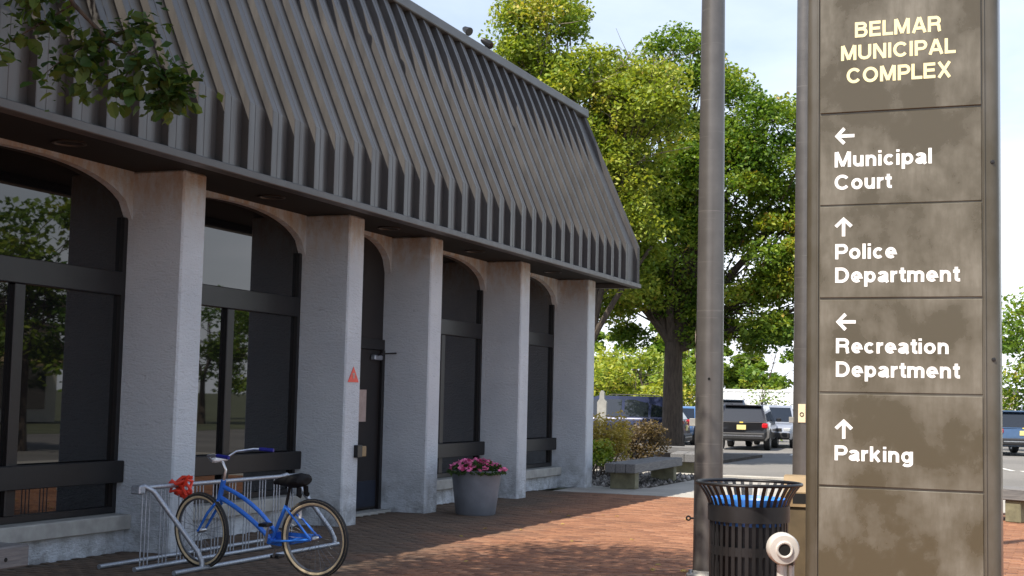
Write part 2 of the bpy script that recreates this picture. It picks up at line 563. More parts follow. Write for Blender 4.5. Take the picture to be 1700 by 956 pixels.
def leaves_mesh(name, centers, size, mat, tone, flat=.5):
    n = len(centers)
    nrm = rng.normal(size=(n, 3)); nrm[:, 2] = np.abs(nrm[:, 2]) + flat
    nrm /= np.linalg.norm(nrm, axis=1)[:, None]
    a = rng.normal(size=(n, 3))
    u = np.cross(nrm, a); u /= np.linalg.norm(u, axis=1)[:, None]
    w = np.cross(nrm, u)
    s = (np.asarray(size) * rng.uniform(.65, 1.3, n))[:, None]
    v = np.stack([centers - u * s * .5, centers + w * s * .30 - u * s * .05 + nrm * s * .08, centers + u * s * .5, centers - w * s * .30 - u * s * .05 + nrm * s * .08], axis=1)
    tn = np.repeat(np.clip(tone, 0, 1), 4)
    return tone_mesh(name, v.reshape(-1, 3), None, 4, tn, mat)

# ================================================================ setting
structure(MB().add([(-700, -700, -.06), (1400, -700, -.06), (1400, 700, -.06), (-700, 700, -.06)], [(0, 1, 2, 3)]).build('ground', M['ground']), 'flat ground running to the horizon')
lot = structure(MB().add([(28.5, -9.0, -.045), (170, -9.0, -.045), (170, 60, -.045), (28.5, 60, -.045)], [(0, 1, 2, 3)]).build('parking_lot', M['asphalt']), 'pale worn asphalt parking lot beyond the benches')
structure(MB().add([(-60, -24, -.050), (200, -24, -.050), (200, -11.2, -.050), (-60, -11.2, -.050)], [(0, 1, 2, 3)]).build('road', M['asphalt']), 'asphalt road in front of the plaza')
for k, (x0, y0, rz) in enumerate(((36.0, -6.9, .1), (38.5, -6.75, .1))):
    pass
bay_line = MB().box(-2.6, 2.6, -.06, .06, 0, .004).mesh('bay_line', M['roadpaint'])
for (x, y, rz) in ((40.5, -5.9, .25), (43.6, -4.6, .25), (46.0, 3.1, .06), (46.0, 0.35, .06), (46, -2.4, .06), (35.5, -7.4, .25)):
    o = link('bay_line', bay_line, lot, (x, y, -.041)); o.rotation_euler.z = rz

# brick paving: mortar bed, real bricks, sheet beyond
pav = structure(MB().box(-14, 22.0, -11.0, .62, -.10, -.010).build('brick_pavement', M['joint']), 'red brick paved plaza in front of the building')
BX0, BX1, BY0, BY1 = 8.2, 22.0, -8.6, .56
bl, bw, gap = .2, .098, .005
def brick_geo(l, w):
    b = .006
    vs = [(-l/2, -w/2, -.03), (l/2, -w/2, -.03), (l/2, w/2, -.03), (-l/2, w/2, -.03),
          (-l/2, -w/2, -b), (l/2, -w/2, -b), (l/2, w/2, -b), (-l/2, w/2, -b),
          (-l/2 + b, -w/2 + b, 0), (l/2 - b, -w/2 + b, 0), (l/2 - b, w/2 - b, 0), (-l/2 + b, w/2 - b, 0)]
    fs = [(8, 9, 10, 11), (0, 1, 5, 4), (1, 2, 6, 5), (2, 3, 7, 6), (3, 0, 4, 7), (4, 5, 9, 8), (5, 6, 10, 9), (6, 7, 11, 10), (7, 4, 8, 11)]
    return np.array(vs), np.array(fs)
spots = []
row = 0
x = BX0
while x < BX1 - .01:
    y = BY0 + (0 if row % 2 else (bl + gap) / 2)
    while y + bl < BY1:
        spots.append((x + bw / 2, y + bl / 2))
        y += bl + gap
    x += bw + gap
    row += 1
spots = np.array(spots)
bv, bf = brick_geo(bl, bw)
bv = bv[:, [1, 0, 2]]; bf = bf[:, ::-1]
cpos = np.array([0, CAM_Y])
# the 300 bricks that lie nearest inside the view
d = spots - cpos
along = d @ np.array([math.cos(YAW), math.sin(YAW)])
side = d @ np.array([math.sin(YAW), -math.cos(YAW)])
vis = (np.abs(side / along) < .355) & (along > 11.95) & ((side / along) < .20) & ((side / along) > -.12)
order = np.argsort(np.where(vis, along, 1e9))
near = set(order[:300].tolist())
tones = rng.beta(2.2, 2.2, len(spots))
hts = rng.normal(0, .0012, len(spots))
variants = []
for k in range(14):
    me = tone_mesh('brick', bv, None, 4, np.full(len(bv), (k + .5) / 14), M['brick'], bf)
    variants.append(me)
rest = np.array([i for i in range(len(spots)) if i not in near])
V = (bv[None] + np.concatenate([spots[rest], hts[rest, None]], axis=1)[:, None]).reshape(-1, 3)
Fc = (bf[None] + (np.arange(len(rest)) * len(bv))[:, None, None]).reshape(-1, 4)
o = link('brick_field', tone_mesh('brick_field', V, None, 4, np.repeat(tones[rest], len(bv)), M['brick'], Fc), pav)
o['kind'] = 'stuff'
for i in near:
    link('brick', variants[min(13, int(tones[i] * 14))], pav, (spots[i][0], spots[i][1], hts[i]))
o = MB().add([(-14, -11, -.004), (8.18, -11, -.004), (8.18, .5, -.004), (-14, .5, -.004)], [(0, 1, 2, 3)]).build('worn_brick_sheet', M['far_brick'], pav)
o = MB().add([(8.18, -11, -.004), (22.0, -11, -.004), (22.0, -8.62, -.004), (8.18, -8.62, -.004)], [(0, 1, 2, 3)]).build('worn_brick_sheet', M['far_brick'], pav)

path = structure(MB().box(22.02, 28.4, -11, -.95, -.10, .004, bev=.01).build('concrete_path', M['concrete']), 'pale concrete path between brick paving and parking lot')
path2 = MB().box(22.02, 23.9, -.93, .2, -.10, .002).build('slab', M['concrete'], path)
k = MB()
for i in range(9):
    k.box(28.42, 28.58, -11 + i * 2.5 + .01, -11 + (i + 1) * 2.5 - .01, -.10, .05, bev=.02)
structure(k.build('kerb', M['concrete']), 'concrete kerb at the edge of the parking lot')
bed = structure(MB().box(23.92, 28.4, -.93, 12, -.10, .0).build('planting_bed', M['mulch']), 'dark mulched planting bed with pebbles beside the building')
bed2 = structure(MB().box(28.6, 41.0, .6, 12, -.10, .03).build('planting_island', M['mulch']), 'dark planted island under the big tree')
# pebbles
N = 900
px = rng.uniform(23.6, 28.3, N); py = rng.uniform(-.92, 1.6, N)
ico = np.array([(1, 0, 0), (-1, 0, 0), (0, 1, 0), (0, -1, 0), (0, 0, 1), (0, 0, -1)], float)
icf = np.array([(0, 2, 4), (2, 1, 4), (1, 3, 4), (3, 0, 4), (2, 0, 5), (1, 2, 5), (3, 1, 5), (0, 3, 5)])
s = rng.uniform(.018, .06, N)
V = ico[None] * (s[:, None, None] * rng.uniform(.7, 1.3, (N, 1, 3))) * rng.uniform(.85, 1.15, (N, 6, 3)) + np.stack([px, py, s * .35], axis=1)[:, None]
Fc = (icf[None] + (np.arange(N) * 6)[:, None, None]).reshape(-1, 3)
o = link('pebbles', tone_mesh('pebbles', V.reshape(-1, 3), None, 3, None, M['pebble'], Fc), bed)
o['kind'] = 'stuff'

# ================================================================ the building
B = empty('municipal_building', 'low grey stucco office building with arched bays and dark ribbed metal mansard roof', 'building', (0, 0, 0))
CR = [1.56, 4.844, 8.124, 11.404, 14.721, 16.985, 20.266, 23.506]      # right edge of each column front
CW, CD, ZT = .377, .62, 3.70
XE, YF = 24.0, -.57
ZB, ZBEND, YR, ZR, XR = 3.61, 4.33, .50, 6.84, 23.93
for xr in CR:
    # slightly bevelled, softly uneven stucco pier
    MB().box(xr - CW, xr, 0, CD + .1, -.02, ZT, bev=.018).build('column', M['stucco'], B)
# soffit, core, end wall
MB().box(0, XE - .03, YF + .03, CD + .3, ZT, ZT + .1).build('soffit', M['soffit'], B)
MB().box(0, 23.40, 1.2, 14, -.02, 6.6).box(0, .4, .62, 1.2, -.02, 6.6).build('rear_wall', M['stucco'], B)
MB().box(22.9, 23.45, .72, 1.2, -.02, ZT).build('end_wall', M['stucco'], B)
# arched spandrels, windows, sills
def arch_z(u):
    """u -1..1 across the bay"""
    return 3.215 + .445 * math.sqrt(max(0.0, 1 - abs(u) ** 2.35))
for i in range(len(CR) - 1):
    x0, x1 = CR[i], CR[i + 1] - CW
    is_door = i == 4
    n = 28
    top = [(x0 + (x1 - x0) * (k / n), arch_z(-1 + 2 * k / n)) for k in range(n + 1)]
    ysp0, ysp1 = .60, .80
    mb = MB()
    for k in range(n):
        (xa, za), (xb, zb) = top[k], top[k + 1]
        vs = [(xa, ysp0, za), (xb, ysp0, zb), (xb, ysp0, ZT), (xa, ysp0, ZT), (xa, ysp1, za), (xb, ysp1, zb), (xb, ysp1, ZT), (xa, ysp1, ZT)]
        mb.add(vs, [(0, 1, 2, 3), (0, 4, 5, 1), (4, 7, 6, 5)])
    mb.build('arch_spandrel', M['stucco'], B)
    # thin dark arch frame and glass behind
    xm = (x0 + x1) / 2
    if not is_door:
        fr = MB()
        fr.box(x0 + .001, x0 + .06, .645, .74, .36, 3.24).box(x1 - .06, x1 - .001, .645, .74, .36, 3.24).box(x0 + .06, x1 - .06, .645, .74, .36, .42)
        win = fr.build('window', M['bronze'], B)
        def pane(xa, xb, za, zbf, nn=1):
            m_ = MB()
            for q in range(nn):
                p0 = xa + (xb - xa) * q / nn; p1 = xa + (xb - xa) * (q + 1) / nn
                zz0 = zbf(p0); zz1 = zbf(p1)
                m_.add([(p0, .69, za), (p1, .69, za), (p1, .69, zz1), (p0, .69, zz0)], [(0, 1, 2, 3)])
            me = m_.mesh('pane', M['glass'])
            return link('pane', me, win)
        zarch = lambda xx: min(3.69, arch_z(-1 + 2 * (xx - x0) / (x1 - x0)) + .03)
        for (xa, xb) in ((x0 + .06, xm - .065), (xm + .065, x1 - .06)):
            pane(xa, xb, .42, lambda q: .66)
            pane(xa, xb, .86, lambda q: 2.47)
        pane(x0 + .004, x1 - .004, 2.70, zarch, 24)
        MB().box(x0 + .06, x1 - .06, .632, .75, 2.47, 2.70, bev=.008).build('transom', M['bronze'], win)
        MB().box(xm - .065, xm + .065, .640, .745, .42, 2.469, bev=.008).build('mullion', M['bronze'], win)
        MB().box(x0 + .012, x1 - .012, .555, .639, .655, .865, bev=.008).build('rail_board', M['board'], win)
        MB().box(x0 + .002, x1 - .002, .53, .72, -.02, .205, bev=.004).build('low_wall', M['stucco'], B)
        MB().box(x0 + .001, x1 - .001, .45, .76, .207, .355, bev=.012).build('sill', M['sill'], B)
    else:
        # door bay: panelled transom, sidelight, single door leaf
        m_ = MB()
        for q in range(20):
            p0 = x0 + (x1 - x0) * q / 20; p1 = x0 + (x1 - x0) * (q + 1) / 20
            f_ = lambda xx: min(3.69, arch_z(-1 + 2 * (xx - x0) / (x1 - x0)) + .03)
            m_.add([(p0, .70, 2.3), (p1, .70, 2.3), (p1, .70, f_(p1)), (p0, .70, f_(p0))], [(0, 1, 2, 3)])
        m_.build('transom_panel', M['door'], B)
        MB().box(x0 + .001, x1 - .001, .66, .78, 2.16, 2.30, bev=.006).build('door_head', M['bronze'], B)
        MB().box(x1 - .075, x1 - .001, .655, .78, .03, 2.159).box(x1 - 1.12, x1 - 1.05, .655, .78, .03, 2.159).build('door_frame', M['bronze'], B)
        MB().add([(x0 + .001, .72, .03), (x1 - 1.12, .72, .03), (x1 - 1.12, .72, 2.16), (x0 + .001, .72, 2.16)], [(0, 1, 2, 3)]).build('sidelight_pane', M['glass'], B)
        dr = MB().box(x1 - 1.049, x1 - .076, .69, .74, .05, 2.158, bev=.006).build('door', M['door'], B)
        MB().box(x1 - 1.0, x1 - .12, .684, .6895, .08, .42).build('kick_plate', M['mat_blue'], dr)
        MB().box(x1 - .70, x1 - .45, .683, .6885, 1.20, 1.62).build('notice', M['paper'], dr)
        MB().tube([(x1 - .98, .66, .95), (x1 - .98, .64, .97), (x1 - .98, .64, 1.25), (x1 - .98, .66, 1.27)], .012, 8).build('handle', M['chrome'], dr, True)
        MB().box(x1 - .36, x1 - .14, .615, .688, 2.02, 2.085, bev=.01).build('door_closer', M['galv'], dr)
        MB().tube([(x1 - .25, .62, 2.09), (x1 - .34, .54, 2.10), (x1 - .06, .46, 2.12)], .012, 6).build('closer_arm', M['black'], dr)
        MB().box(x0 + .001, x1 - .001, .50, .80, -.02, .03, bev=.006).build('threshold', M['sill'], B)
    # recessed soffit light
    if i >= 1:
        m_ = MB()
        m_.lathe([(.145, 0), (.150, -.014), (.128, -.016), (.120, -.001)], 28, c=(xm - .05, .14, ZT))
        sl = m_.build('soffit_light', M['ring'], B, True)
        MB().lathe([(.120, -.002), (.001, -.004)], 28, c=(xm - .05, .14, ZT)).build('lens', M['soffit'], sl)

# mansard roof: pan sheet (front and end), ribs, trim, coping
nf = Vector((0, -1, 0)); ns = Vector((0, -(ZR - ZBEND), YR - YF)).normalized()
def off(nrm_a, nrm_b, dd):
    b_ = (nrm_a + nrm_b).normalized()
    return b_ * (dd / b_.dot(nrm_a))
mb = MB()
X0 = -.2
mb.add([(X0, YF, ZB), (XE, YF, ZB), (XE, YF, ZBEND), (X0, YF, ZBEND), (XR, YR, ZR), (X0, YR, ZR),
        (XE, 14.5, ZB), (XE, 14.5, ZBEND), (XR, 14.0, ZR), (X0, 14.0, ZR)],
       [(0, 1, 2, 3), (3, 2, 4, 5), (1, 6, 7, 2), (2, 7, 8, 4), (5, 4, 8, 9)])
roof = mb.build('roof_sheet', M['roof'], B)
prof = [(0, -.004), (-.002, .083), (.010, .084), (.085, .074), (.089, .070), (.135, .063), (.139, .066), (.225, .053), (.285, .037), (.340, .018), (.395, .003), (.4165, .001), (.4165, -.004)]
def rib_mesh(flip=1):
    m_ = MB()
    vs = []
    for (p, oo) in (((YF, ZB + .07), lambda dd: nf * dd), ((YF, ZBEND), lambda dd: off(nf, ns, dd)), ((YR, ZR), lambda dd: ns * dd)):
        for u, v in prof:
            q = Vector((u, p[0], p[1])) + oo(v)
            vs.append(q)
    n = len(prof)
    fs = []
    for a in range(2):
        for j in range(n - 1):
            fs.append((a * n + j, a * n + j + 1, (a + 1) * n + j + 1, (a + 1) * n + j))
    fs += [tuple(range(n))[::-1], tuple(range(2 * n, 3 * n))]
    m_.add(vs, fs)
    return m_.mesh('roof_panel', M['roof'])
rm = rib_mesh()
PITCH_R = .4175
x = 11.531 + 40 * PITCH_R
while x > XE - .40: x -= PITCH_R
while x > .3:
    link('roof_panel', rm, B, (x, 0, 0))
    x -= PITCH_R
# ribs on the short end slope
ne = Vector((ZR - ZBEND, 0, XE - XR)).normalized()
def end_rib():
    m_ = MB(); vs = []
    n1 = Vector((1, 0, 0))
    for (p, oo) in (((XE, ZB + .07), lambda dd: n1 * dd), ((XE, ZBEND), lambda dd: off(n1, ne, dd)), ((XR, ZR), lambda dd: ne * dd)):
        for u, v in prof:
            vs.append(Vector((p[0], u, p[1])) + oo(v))
    n = len(prof); fs = []
    for a in range(2):
        for j in range(n - 1):
            fs.append((a * n + j, a * n + j + 1, (a + 1) * n + j + 1, (a + 1) * n + j))
    m_.add(vs, fs)
    return m_.mesh('roof_panel', M['roof'])
em = end_rib()
for k in range(14):
    link('roof_panel', em, B, (0, YR + .35 + k * PITCH_R, 0))
MB().box(X0, XE + .09, YF - .112, YF + .03, ZB - .005, ZB + .072, bev=.008).box(XE - .03, XE + .09, YF + .03, 14.5, ZB - .005, ZB + .072).build('fascia_trim', M['roof'], B)
MB().box(X0, XR + .10, YR - .13, YR + .25, ZR - .02, ZR + .125, bev=.012).box(XR - .25, XR + .10, YR + .25, 14.1, ZR - .02, ZR + .125, bev=.012).build('coping', M['coping'], B)
# hip flashing down the corner
hv = [Vector((XE, YF, ZB + .07)), Vector((XE, YF, ZBEND)), Vector((XR, YR, ZR))]
MB().tube([v + Vector((.03, -.03, 0)) for v in hv], .062, 6).build('corner_flashing', M['roof'], B)

# floodlights on the coping
def floodlight(x, ang, label):
    e = empty('roof_floodlight', label, 'floodlight', (x, YR - .02, ZR + .125), 0, 'floodlights along the roof edge')
    MB().box(-.05, .05, -.05, .05, 0, .02, bev=.004).tube([(0, 0, .02), (0, 0, .12)], .016, 8).build('bracket', M['black'], e)
    d_ = Vector((math.cos(ang) * .8, math.sin(ang) * .8, -.45)).normalized()
    c_ = Vector((0, 0, .19))
    h = MB()
    h.tube([c_ - d_ * .11, c_ - d_ * .06, c_ + d_ * .02, c_ + d_ * .10, c_ + d_ * .115], [.03, .062, .075, .092, .092], 14)
    h.build('lamp_head', M['black'], e, True)
    e.scale = (.72, .72, .72)
    h = MB(); h.tube([c_ + d_ * .116, c_ + d_ * .119], [.082, .078], 14); h.build('lens', M['carglass'], e)
    return e
floodlight(18.62, R(-115), 'small black floodlight standing alone on the roof coping against the sky')
e2 = floodlight(19.35, R(-60), 'black floodlight on the roof coping, angled along the roof, next toward the tree')
e3 = floodlight(19.47, R(-140), 'black floodlight crossing its twin on the roof coping beside the tree')
floodlight(14.2, R(-115), 'black floodlight on the roof coping above the middle arches')
floodlight(14.9, R(-60), 'second black floodlight on the roof coping above the middle arches')

# red warning triangle, intercom
e = empty('warning_sign', 'small red triangular warning sticker on the pier beside the door', 'sign', (14.53, -.004, 1.70))
MB().prism([(-.135, -.0), (.135, -.0), (0, .185)], 'y', -.004, 0).build('plate', M['red'], e)
MB().box(-.018, .018, -.007, -.0045, .045, .075).box(-.03, .03, -.007, -.0045, .08, .11).build('symbol', M['paper'], e)
e = empty('intercom_box', 'black and beige intercom box on the pier edge beside the door', 'intercom', (14.70, -.002, .80))
MB().box(-.10, .02, -.055, 0, 0, .15, bev=.006).build('back_box', M['black'], e)
MB().box(.021, .13, -.05, .02, .01, .135, bev=.006).build('cover', M['tan'], e)
o = MB().box(-.055, .055, -.012, 0, 0, .055, bev=.003).build('wall_tag', M['paper'], None)
o.location = (17.42, .552, .79); tag(o, 'small pale tag stuck on the dark rail behind the flower pot', 'tag')

# ================================================================ bike rack
rk = empty('bike_rack', 'galvanised steel grid bicycle rack standing before the arched windows', 'bike rack', (0, 0, 0))
RX0, RX1 = 9.78, 12.45
for y in (-.18, -.55, -.97):
    MB().tube([(RX0 - (.0 if y > -.9 else .02), y, .022), (RX1 + .1, y, .022)], .021, 10).build('base_rail', M['galv'], rk, True)
MB().tube([(RX0, -.55, .71), (RX1 - .05, -.55, .71)], .021, 10).build('top_rail', M['galv'], rk, True)
rodm = MB().tube([(0, 0, .03), (0, 0, .70)], .0062, 6).mesh('rod', M['galv'])
nx = 0
x = RX0 + .07
while x < RX1 - .08:
    link('rod', rodm, rk, (x, -.55, 0))
    x += (.052, .052, .16)[nx % 3]
    nx += 1
for s_, xx in ((1, RX0), (1, RX1 - .35)):
    MB().tube([(xx, -.55, .712), (xx + .06, -.57, .725), (xx + .13, -.62, .68), (xx + .27, -.80, .38), (xx + .36, -.93, .17), (xx + .385, -.965, .08), (xx + .385, -.97, .02)], .023, 10).build('end_brace', M['galv'], rk, True)
MB().box(RX0 - .035, RX0 + .05, -.60, -.50, .66, .735, bev=.01).build('end_bracket', M['galv'], rk)

# ================================================================ bicycle
bk = empty('bicycle', 'blue step-through cruiser bicycle with cream-walled tyres parked in the rack', 'bicycle', (10.24, -2.05, 0))
yaw_b = math.atan2(-.06, 1.15)          # local +Y is forward
bk.rotation_euler = (R(0), R(-4.0), yaw_b)
WB, WR = 1.18, .335
def wheel(parent_name, center, rot):
    h = bpy.data.objects.new(parent_name, None)
    # tyre as the wheel's own mesh; rim, spokes, hub as sub-parts
    ty = MB()
    n = 40
    ring = [(0, (WR - .024) * math.cos(2 * math.pi * k / n), (WR - .024) * math.sin(2 * math.pi * k / n)) for k in range(n)]
    bpy.data.objects.remove(h)
    ty.tube(ring, .024, 10, closed=True)
    w = ty.build(parent_name, M['rubber'], bk, True, center)
    w.rotation_euler = rot
    m_ = MB()
    for sx in (-1, 1):
        pr_ = []
        for k in range(n):
            a = 2 * math.pi * k / n
            pr_.append((math.cos(a), math.sin(a)))
        vs = [(sx * .0235, c_ * (WR - .038), s2 * (WR - .038)) for c_, s2 in pr_] + [(sx * .0185, c_ * (WR - .010), s2 * (WR - .010)) for c_, s2 in pr_] + [(sx * .0150, c_ * (WR - .052), s2 * (WR - .052)) for c_, s2 in pr_]
        fs = [(k, (k + 1) % n, n + (k + 1) % n, n + k) for k in range(n)] + [(k, (k + 1) % n, 2 * n + (k + 1) % n, 2 * n + k) for k in range(n)]
        m_.add(vs, fs)
    m_.build('sidewall', M['cream'], w, True)
    r2 = WR - .056
    MB().tube([(0, r2 * math.cos(2 * math.pi * k / n), r2 * math.sin(2 * math.pi * k / n)) for k in range(n)], .011, 8, closed=True).build('rim', M['rim'], w, True)
    MB().tube([(-.05, 0, 0), (-.03, 0, 0), (.03, 0, 0), (.05, 0, 0)], [.012, .022, .022, .012], 10).build('hub', M['chrome'], w, True)
    m_ = MB()
    for k in range(28):
        a = 2 * math.pi * k / 28; b_ = a + (.35 if k % 2 else -.35); sx = .028 if k % 4 < 2 else -.028
        m_.tube([(sx, .02 * math.cos(b_), .02 * math.sin(b_)), (0, r2 * math.cos(a), r2 * math.sin(a))], .0013, 4, caps=False)
    m_.build('spokes', M['rim'], w)
    return w
rw = wheel('rear_wheel', (0, 0, WR), (0, 0, 0))
steer = R(9)
fwheel = wheel('front_wheel', (0, WB, WR), (0, 0, -steer))
MB().box(.008, .014, .14, .165, .16, .235).build('reflector', M['whitepaint'], rw)
# frame (local y forward)
bb = Vector((0, .44, .29)); ra = Vector((0, 0, WR)); fa = Vector((0, WB, WR))
ht = Vector((0, WB - .235, .755)); hb = Vector((0, WB - .20, .635)); stt = Vector((0, .285, .60))
def arc(a, c, b, n=9):
    a, b, c = Vector(a), Vector(b), Vector(c)
    return [a * (1 - u) ** 2 + c * 2 * u * (1 - u) + b * u * u for u in [k / (n - 1) for k in range(n)]]
fr = MB()
fr.tube([bb, stt], .0165, 10)
fr.tube(arc(hb, (0, .66, .50), bb), .021, 10)
fr.tube(arc(ht + Vector((0, -.01, -.03)), (0, .60, .62), (0, .40, .37)), .019, 10)
fr.tube([ht + Vector((0, -.008, .03)), hb + Vector((0, .01, -.03))], .024, 12)
for sx in (-1, 1):
    fr.tube([bb + Vector((sx * .025, 0, 0)), Vector((sx * .055, .2, .31)), ra + Vector((sx * .062, 0, 0))], .0105, 8)
    fr.tube([stt + Vector((sx * .012, 0, -.02)), Vector((sx * .05, .15, .48)), ra + Vector((sx * .062, 0, 0))], .0095, 8)
fr.tube([bb + Vector((-.04, 0, 0)), bb + Vector((.04, 0, 0))], .026, 12)
fr.build('frame', M['bike'], bk, True)
fk = MB()
for sx in (-1, 1):
    fk.tube([hb + Vector((sx * .02, .01, -.03)), hb + Vector((sx * .052, .02, -.06)), Vector((sx * .056, WB - .11, .50)), Vector((sx * .052, WB - .03, .38)), fa + Vector((sx * .052, .0, 0))], [.013, .014, .013, .011, .010], 8)
fk.build('fork', M['bike'], bk, True)
hs = Vector((0, WB - .27, .96))
MB().tube([ht, ht + Vector((0, -.03, .12)), hs + Vector((0, .035, -.02)), hs + Vector((0, .07, .0))], .0125, 8).build('stem', M['chrome'], bk, True)
hbm = MB()
ybar = hs + Vector((0, .07, 0))
bar = []
for sx, seq in ((-1, 0), (1, 1)):
    bar.append([ybar, ybar + Vector((sx * .10, .01, .005)), ybar + Vector((sx * .20, -.03, .055)), ybar + Vector((sx * .28, -.16, .075)), ybar + Vector((sx * .31, -.22, .072))])
hb_pts = bar[0][::-1] + bar[1][1:]
HB = hbm.tube(hb_pts, .0115, 8).build('handlebar', M['chrome'], bk, True)
for sx in (-1, 1):
    MB().tube([ybar + Vector((sx * .306, -.205, .073)), ybar + Vector((sx * .325, -.34, .064))], .0165, 10).build('grip', M['bikedark'], HB, True)
MB().box(-.10, .10, WB - .235, WB - .17, .945, .985, bev=.014).build('bar_clamp', M['whitepaint'], HB)
# saddle
MB().tube([stt, Vector((0, .262, .70)), Vector((0, .245, .77))], .0135, 8).build('seat_post', M['saddle'], bk, True)
sd = MB()
vs = []; n = 14
secs = [(.40, .022, .79, .02), (.36, .035, .800, .03), (.29, .052, .803, .045), (.22, .095, .808, .06), (.15, .125, .815, .065), (.10, .118, .82, .055), (.07, .07, .815, .03)]
for (y, hw, zc, hh) in secs:
    for k in range(n):
        a = 2 * math.pi * k / n
        vs.append((hw * math.cos(a), y, zc + hh * (math.sin(a) if math.sin(a) > 0 else .9 * math.sin(a))))
fs = [(i * n + k, i * n + (k + 1) % n, (i + 1) * n + (k + 1) % n, (i + 1) * n + k) for i in range(len(secs) - 1) for k in range(n)]
fs += [tuple(range(n)), tuple((len(secs) - 1) * n + k for k in range(n))]
S_ = sd.add(vs, fs).build('saddle', M['saddle'], bk, True)
for sx in (-1, 1):
    MB().tube([(sx * .05, .12, .765), (sx * .055, .12, .70), (sx * .05, .10, .695)], .022, 8).build('spring', M['saddle'], S_, True)
# chain guard, cranks, pedals
MB().prism([(.50, .335), (.53, .30), (.50, .245), (.40, .235), (.0, .315), (-.03, .335), (.0, .36), (.40, .36)], 'x', .062, .068).build('chain_guard', M['bike'], bk)
MB().tube([(.075, .44, .29), (.085, .44, .29)], .085, 20).build('chainring', M['chrome'], bk)
for sx, an in ((1, R(-75)), (-1, R(105))):
    dv = Vector((0, math.cos(an), math.sin(an))) * .165
    a0 = bb + Vector((sx * .09, 0, 0))
    ck = MB().tube([a0, a0 + dv], [.014, .010], 8).build('crank', M['chrome'], bk, True)
    pc = a0 + dv
    MB().box(pc.x + (.01 if sx > 0 else -.10), pc.x + (.10 if sx > 0 else -.01), pc.y - .045, pc.y + .045, pc.z - .014, pc.z + .014, bev=.004).build('pedal', M['black'], ck)
# red lock cable knotted on the rail and front wheel
lk = MB()
pts = []
for k in range(46):
    a = k * .82
    pts.append(Vector((.045 * math.cos(a) + .02 * math.sin(a * .37), .075 * math.sin(a * 1.13) + .01 * k / 46, .055 * math.sin(a * .71 + .6) + .03 * math.cos(a * 1.9))))
lk.tube(pts, .0115, 6)
o = lk.build('bike_lock', M['red'], None, True)
o.location = (10.36, -.60, .69); o.scale = (1.25, 1.25, 1.25)
tag(o, 'red cable lock bunched over the top rail of the bike rack', 'bike lock')

# ================================================================ flower pot with petunias
pot = tag(MB().lathe([(.001, .0), (.255, .0), (.265, .012), (.30, .29), (.335, .575), (.338, .585), (.318, .585), (.312, .56), (.305, .53)], 40, capb=False).build('flower_pot', M['pot'], None, True, (16.92, -.60, .0)),
          'big plain grey tapered planter pot before the pier', 'pot')
MB().lathe([(.306, .53), (.2, .545), (.001, .55)], 24).build('soil', M['soil'], pot)
pl = empty('petunia_plant', 'low bushy pink flowering plant filling the grey planter', 'plant', (16.92, -.60, .545))
N = 900
a = rng.uniform(0, 2 * math.pi, N); r_ = .39 * np.sqrt(rng.uniform(0, 1, N)); 
zc = .14 * (1 - (r_ / .42) ** 2) * rng.uniform(.2, 1.0, N) + .02 - .05 * (r_ > .33)
o = link('foliage', leaves_mesh('foliage', np.stack([r_ * np.cos(a), r_ * np.sin(a), zc + .02], axis=1), .065, M['leaf_near'], rng.uniform(0, .8, N)), pl)
o['kind'] = 'stuff'
def blossom(mat):
    m_ = MB(); n = 10
    vs = [(0, 0, -.012)] + [((.030 + .005 * math.cos(5 * 2 * math.pi * k / n)) * math.cos(2 * math.pi * k / n), (.030 + .005 * math.cos(5 * 2 * math.pi * k / n)) * math.sin(2 * math.pi * k / n), .006) for k in range(n)]
    return m_.add(vs, [(0, 1 + k, 1 + (k + 1) % n) for k in range(n)]).mesh('blossom', mat)
bmsh = [blossom(M['petal']), blossom(M['petal']), blossom(M['petal2'])]
for k in range(120):
    a_ = random.uniform(0, 2 * math.pi); q = .40 * math.sqrt(random.random())
    o = link('blossom', random.choice(bmsh), pl, (q * math.cos(a_), q * math.sin(a_), .165 * (1 - (q / .45) ** 2) * random.uniform(.75, 1.1) + .012))
    o.rotation_euler = (random.uniform(-.9, .9), random.uniform(-.9, .9), random.uniform(0, 6))
    sx = random.uniform(.8, 1.35); o.scale = (sx, sx, sx)

# ================================================================ lamp poles
def lamp_pole(x, y, label, h=9.0, r0=.132, r1=.088):
    e = empty('lamp_pole', label, 'lamp post', (x, y, 0), 0, 'round bronze lamp poles on the plaza')
    MB().lathe([(r0 + .0 - (r0 - r1) * k / 12, .03 + (h - .03) * k / 12) for k in range(13)], 32, capt=True).build('shaft', M['pole'], e, True)
    MB().lathe([(.001, 0), (.19, 0), (.19, .03), (.175, .042), (r0 + .012, .046), (r0 + .004, .07)], 32).build('base_flange', M['concrete'], e, True)
    for k in range(4):
        a = R(35 + 90 * k)
        MB().lathe([(.001, .10), (.018, .10), (.018, .06)], 6, c=(.162 * math.cos(a), .162 * math.sin(a), -.025)).build('anchor_bolt', M['galv'], e)
    return e
p1 = lamp_pole(12.10, -4.96, 'round bronze lamp pole rising behind the black trash can')
p2 = lamp_pole(17.1, -4.90, 'round bronze lamp pole half hidden behind the directory sign')
def eyebolt(parent, ang, z, r):
    c_ = Vector((math.cos(ang), math.sin(ang), 0))
    ring = [c_ * (r + .045 + .018 * math.cos(2 * math.pi * k / 14)) + Vector((0, 0, z + .018 * math.sin(2 * math.pi * k / 14))) for k in range(14)]
    MB().tube([c_ * (r - .01) + Vector((0, 0, z)), c_ * (r + .03) + Vector((0, 0, z))], .010, 6).tube(ring, .0075, 6, closed=True).build('eyebolt', M['black'], parent, True)
eyebolt(p1, R(112), .52, .13); eyebolt(p2, R(112), .20, .13)
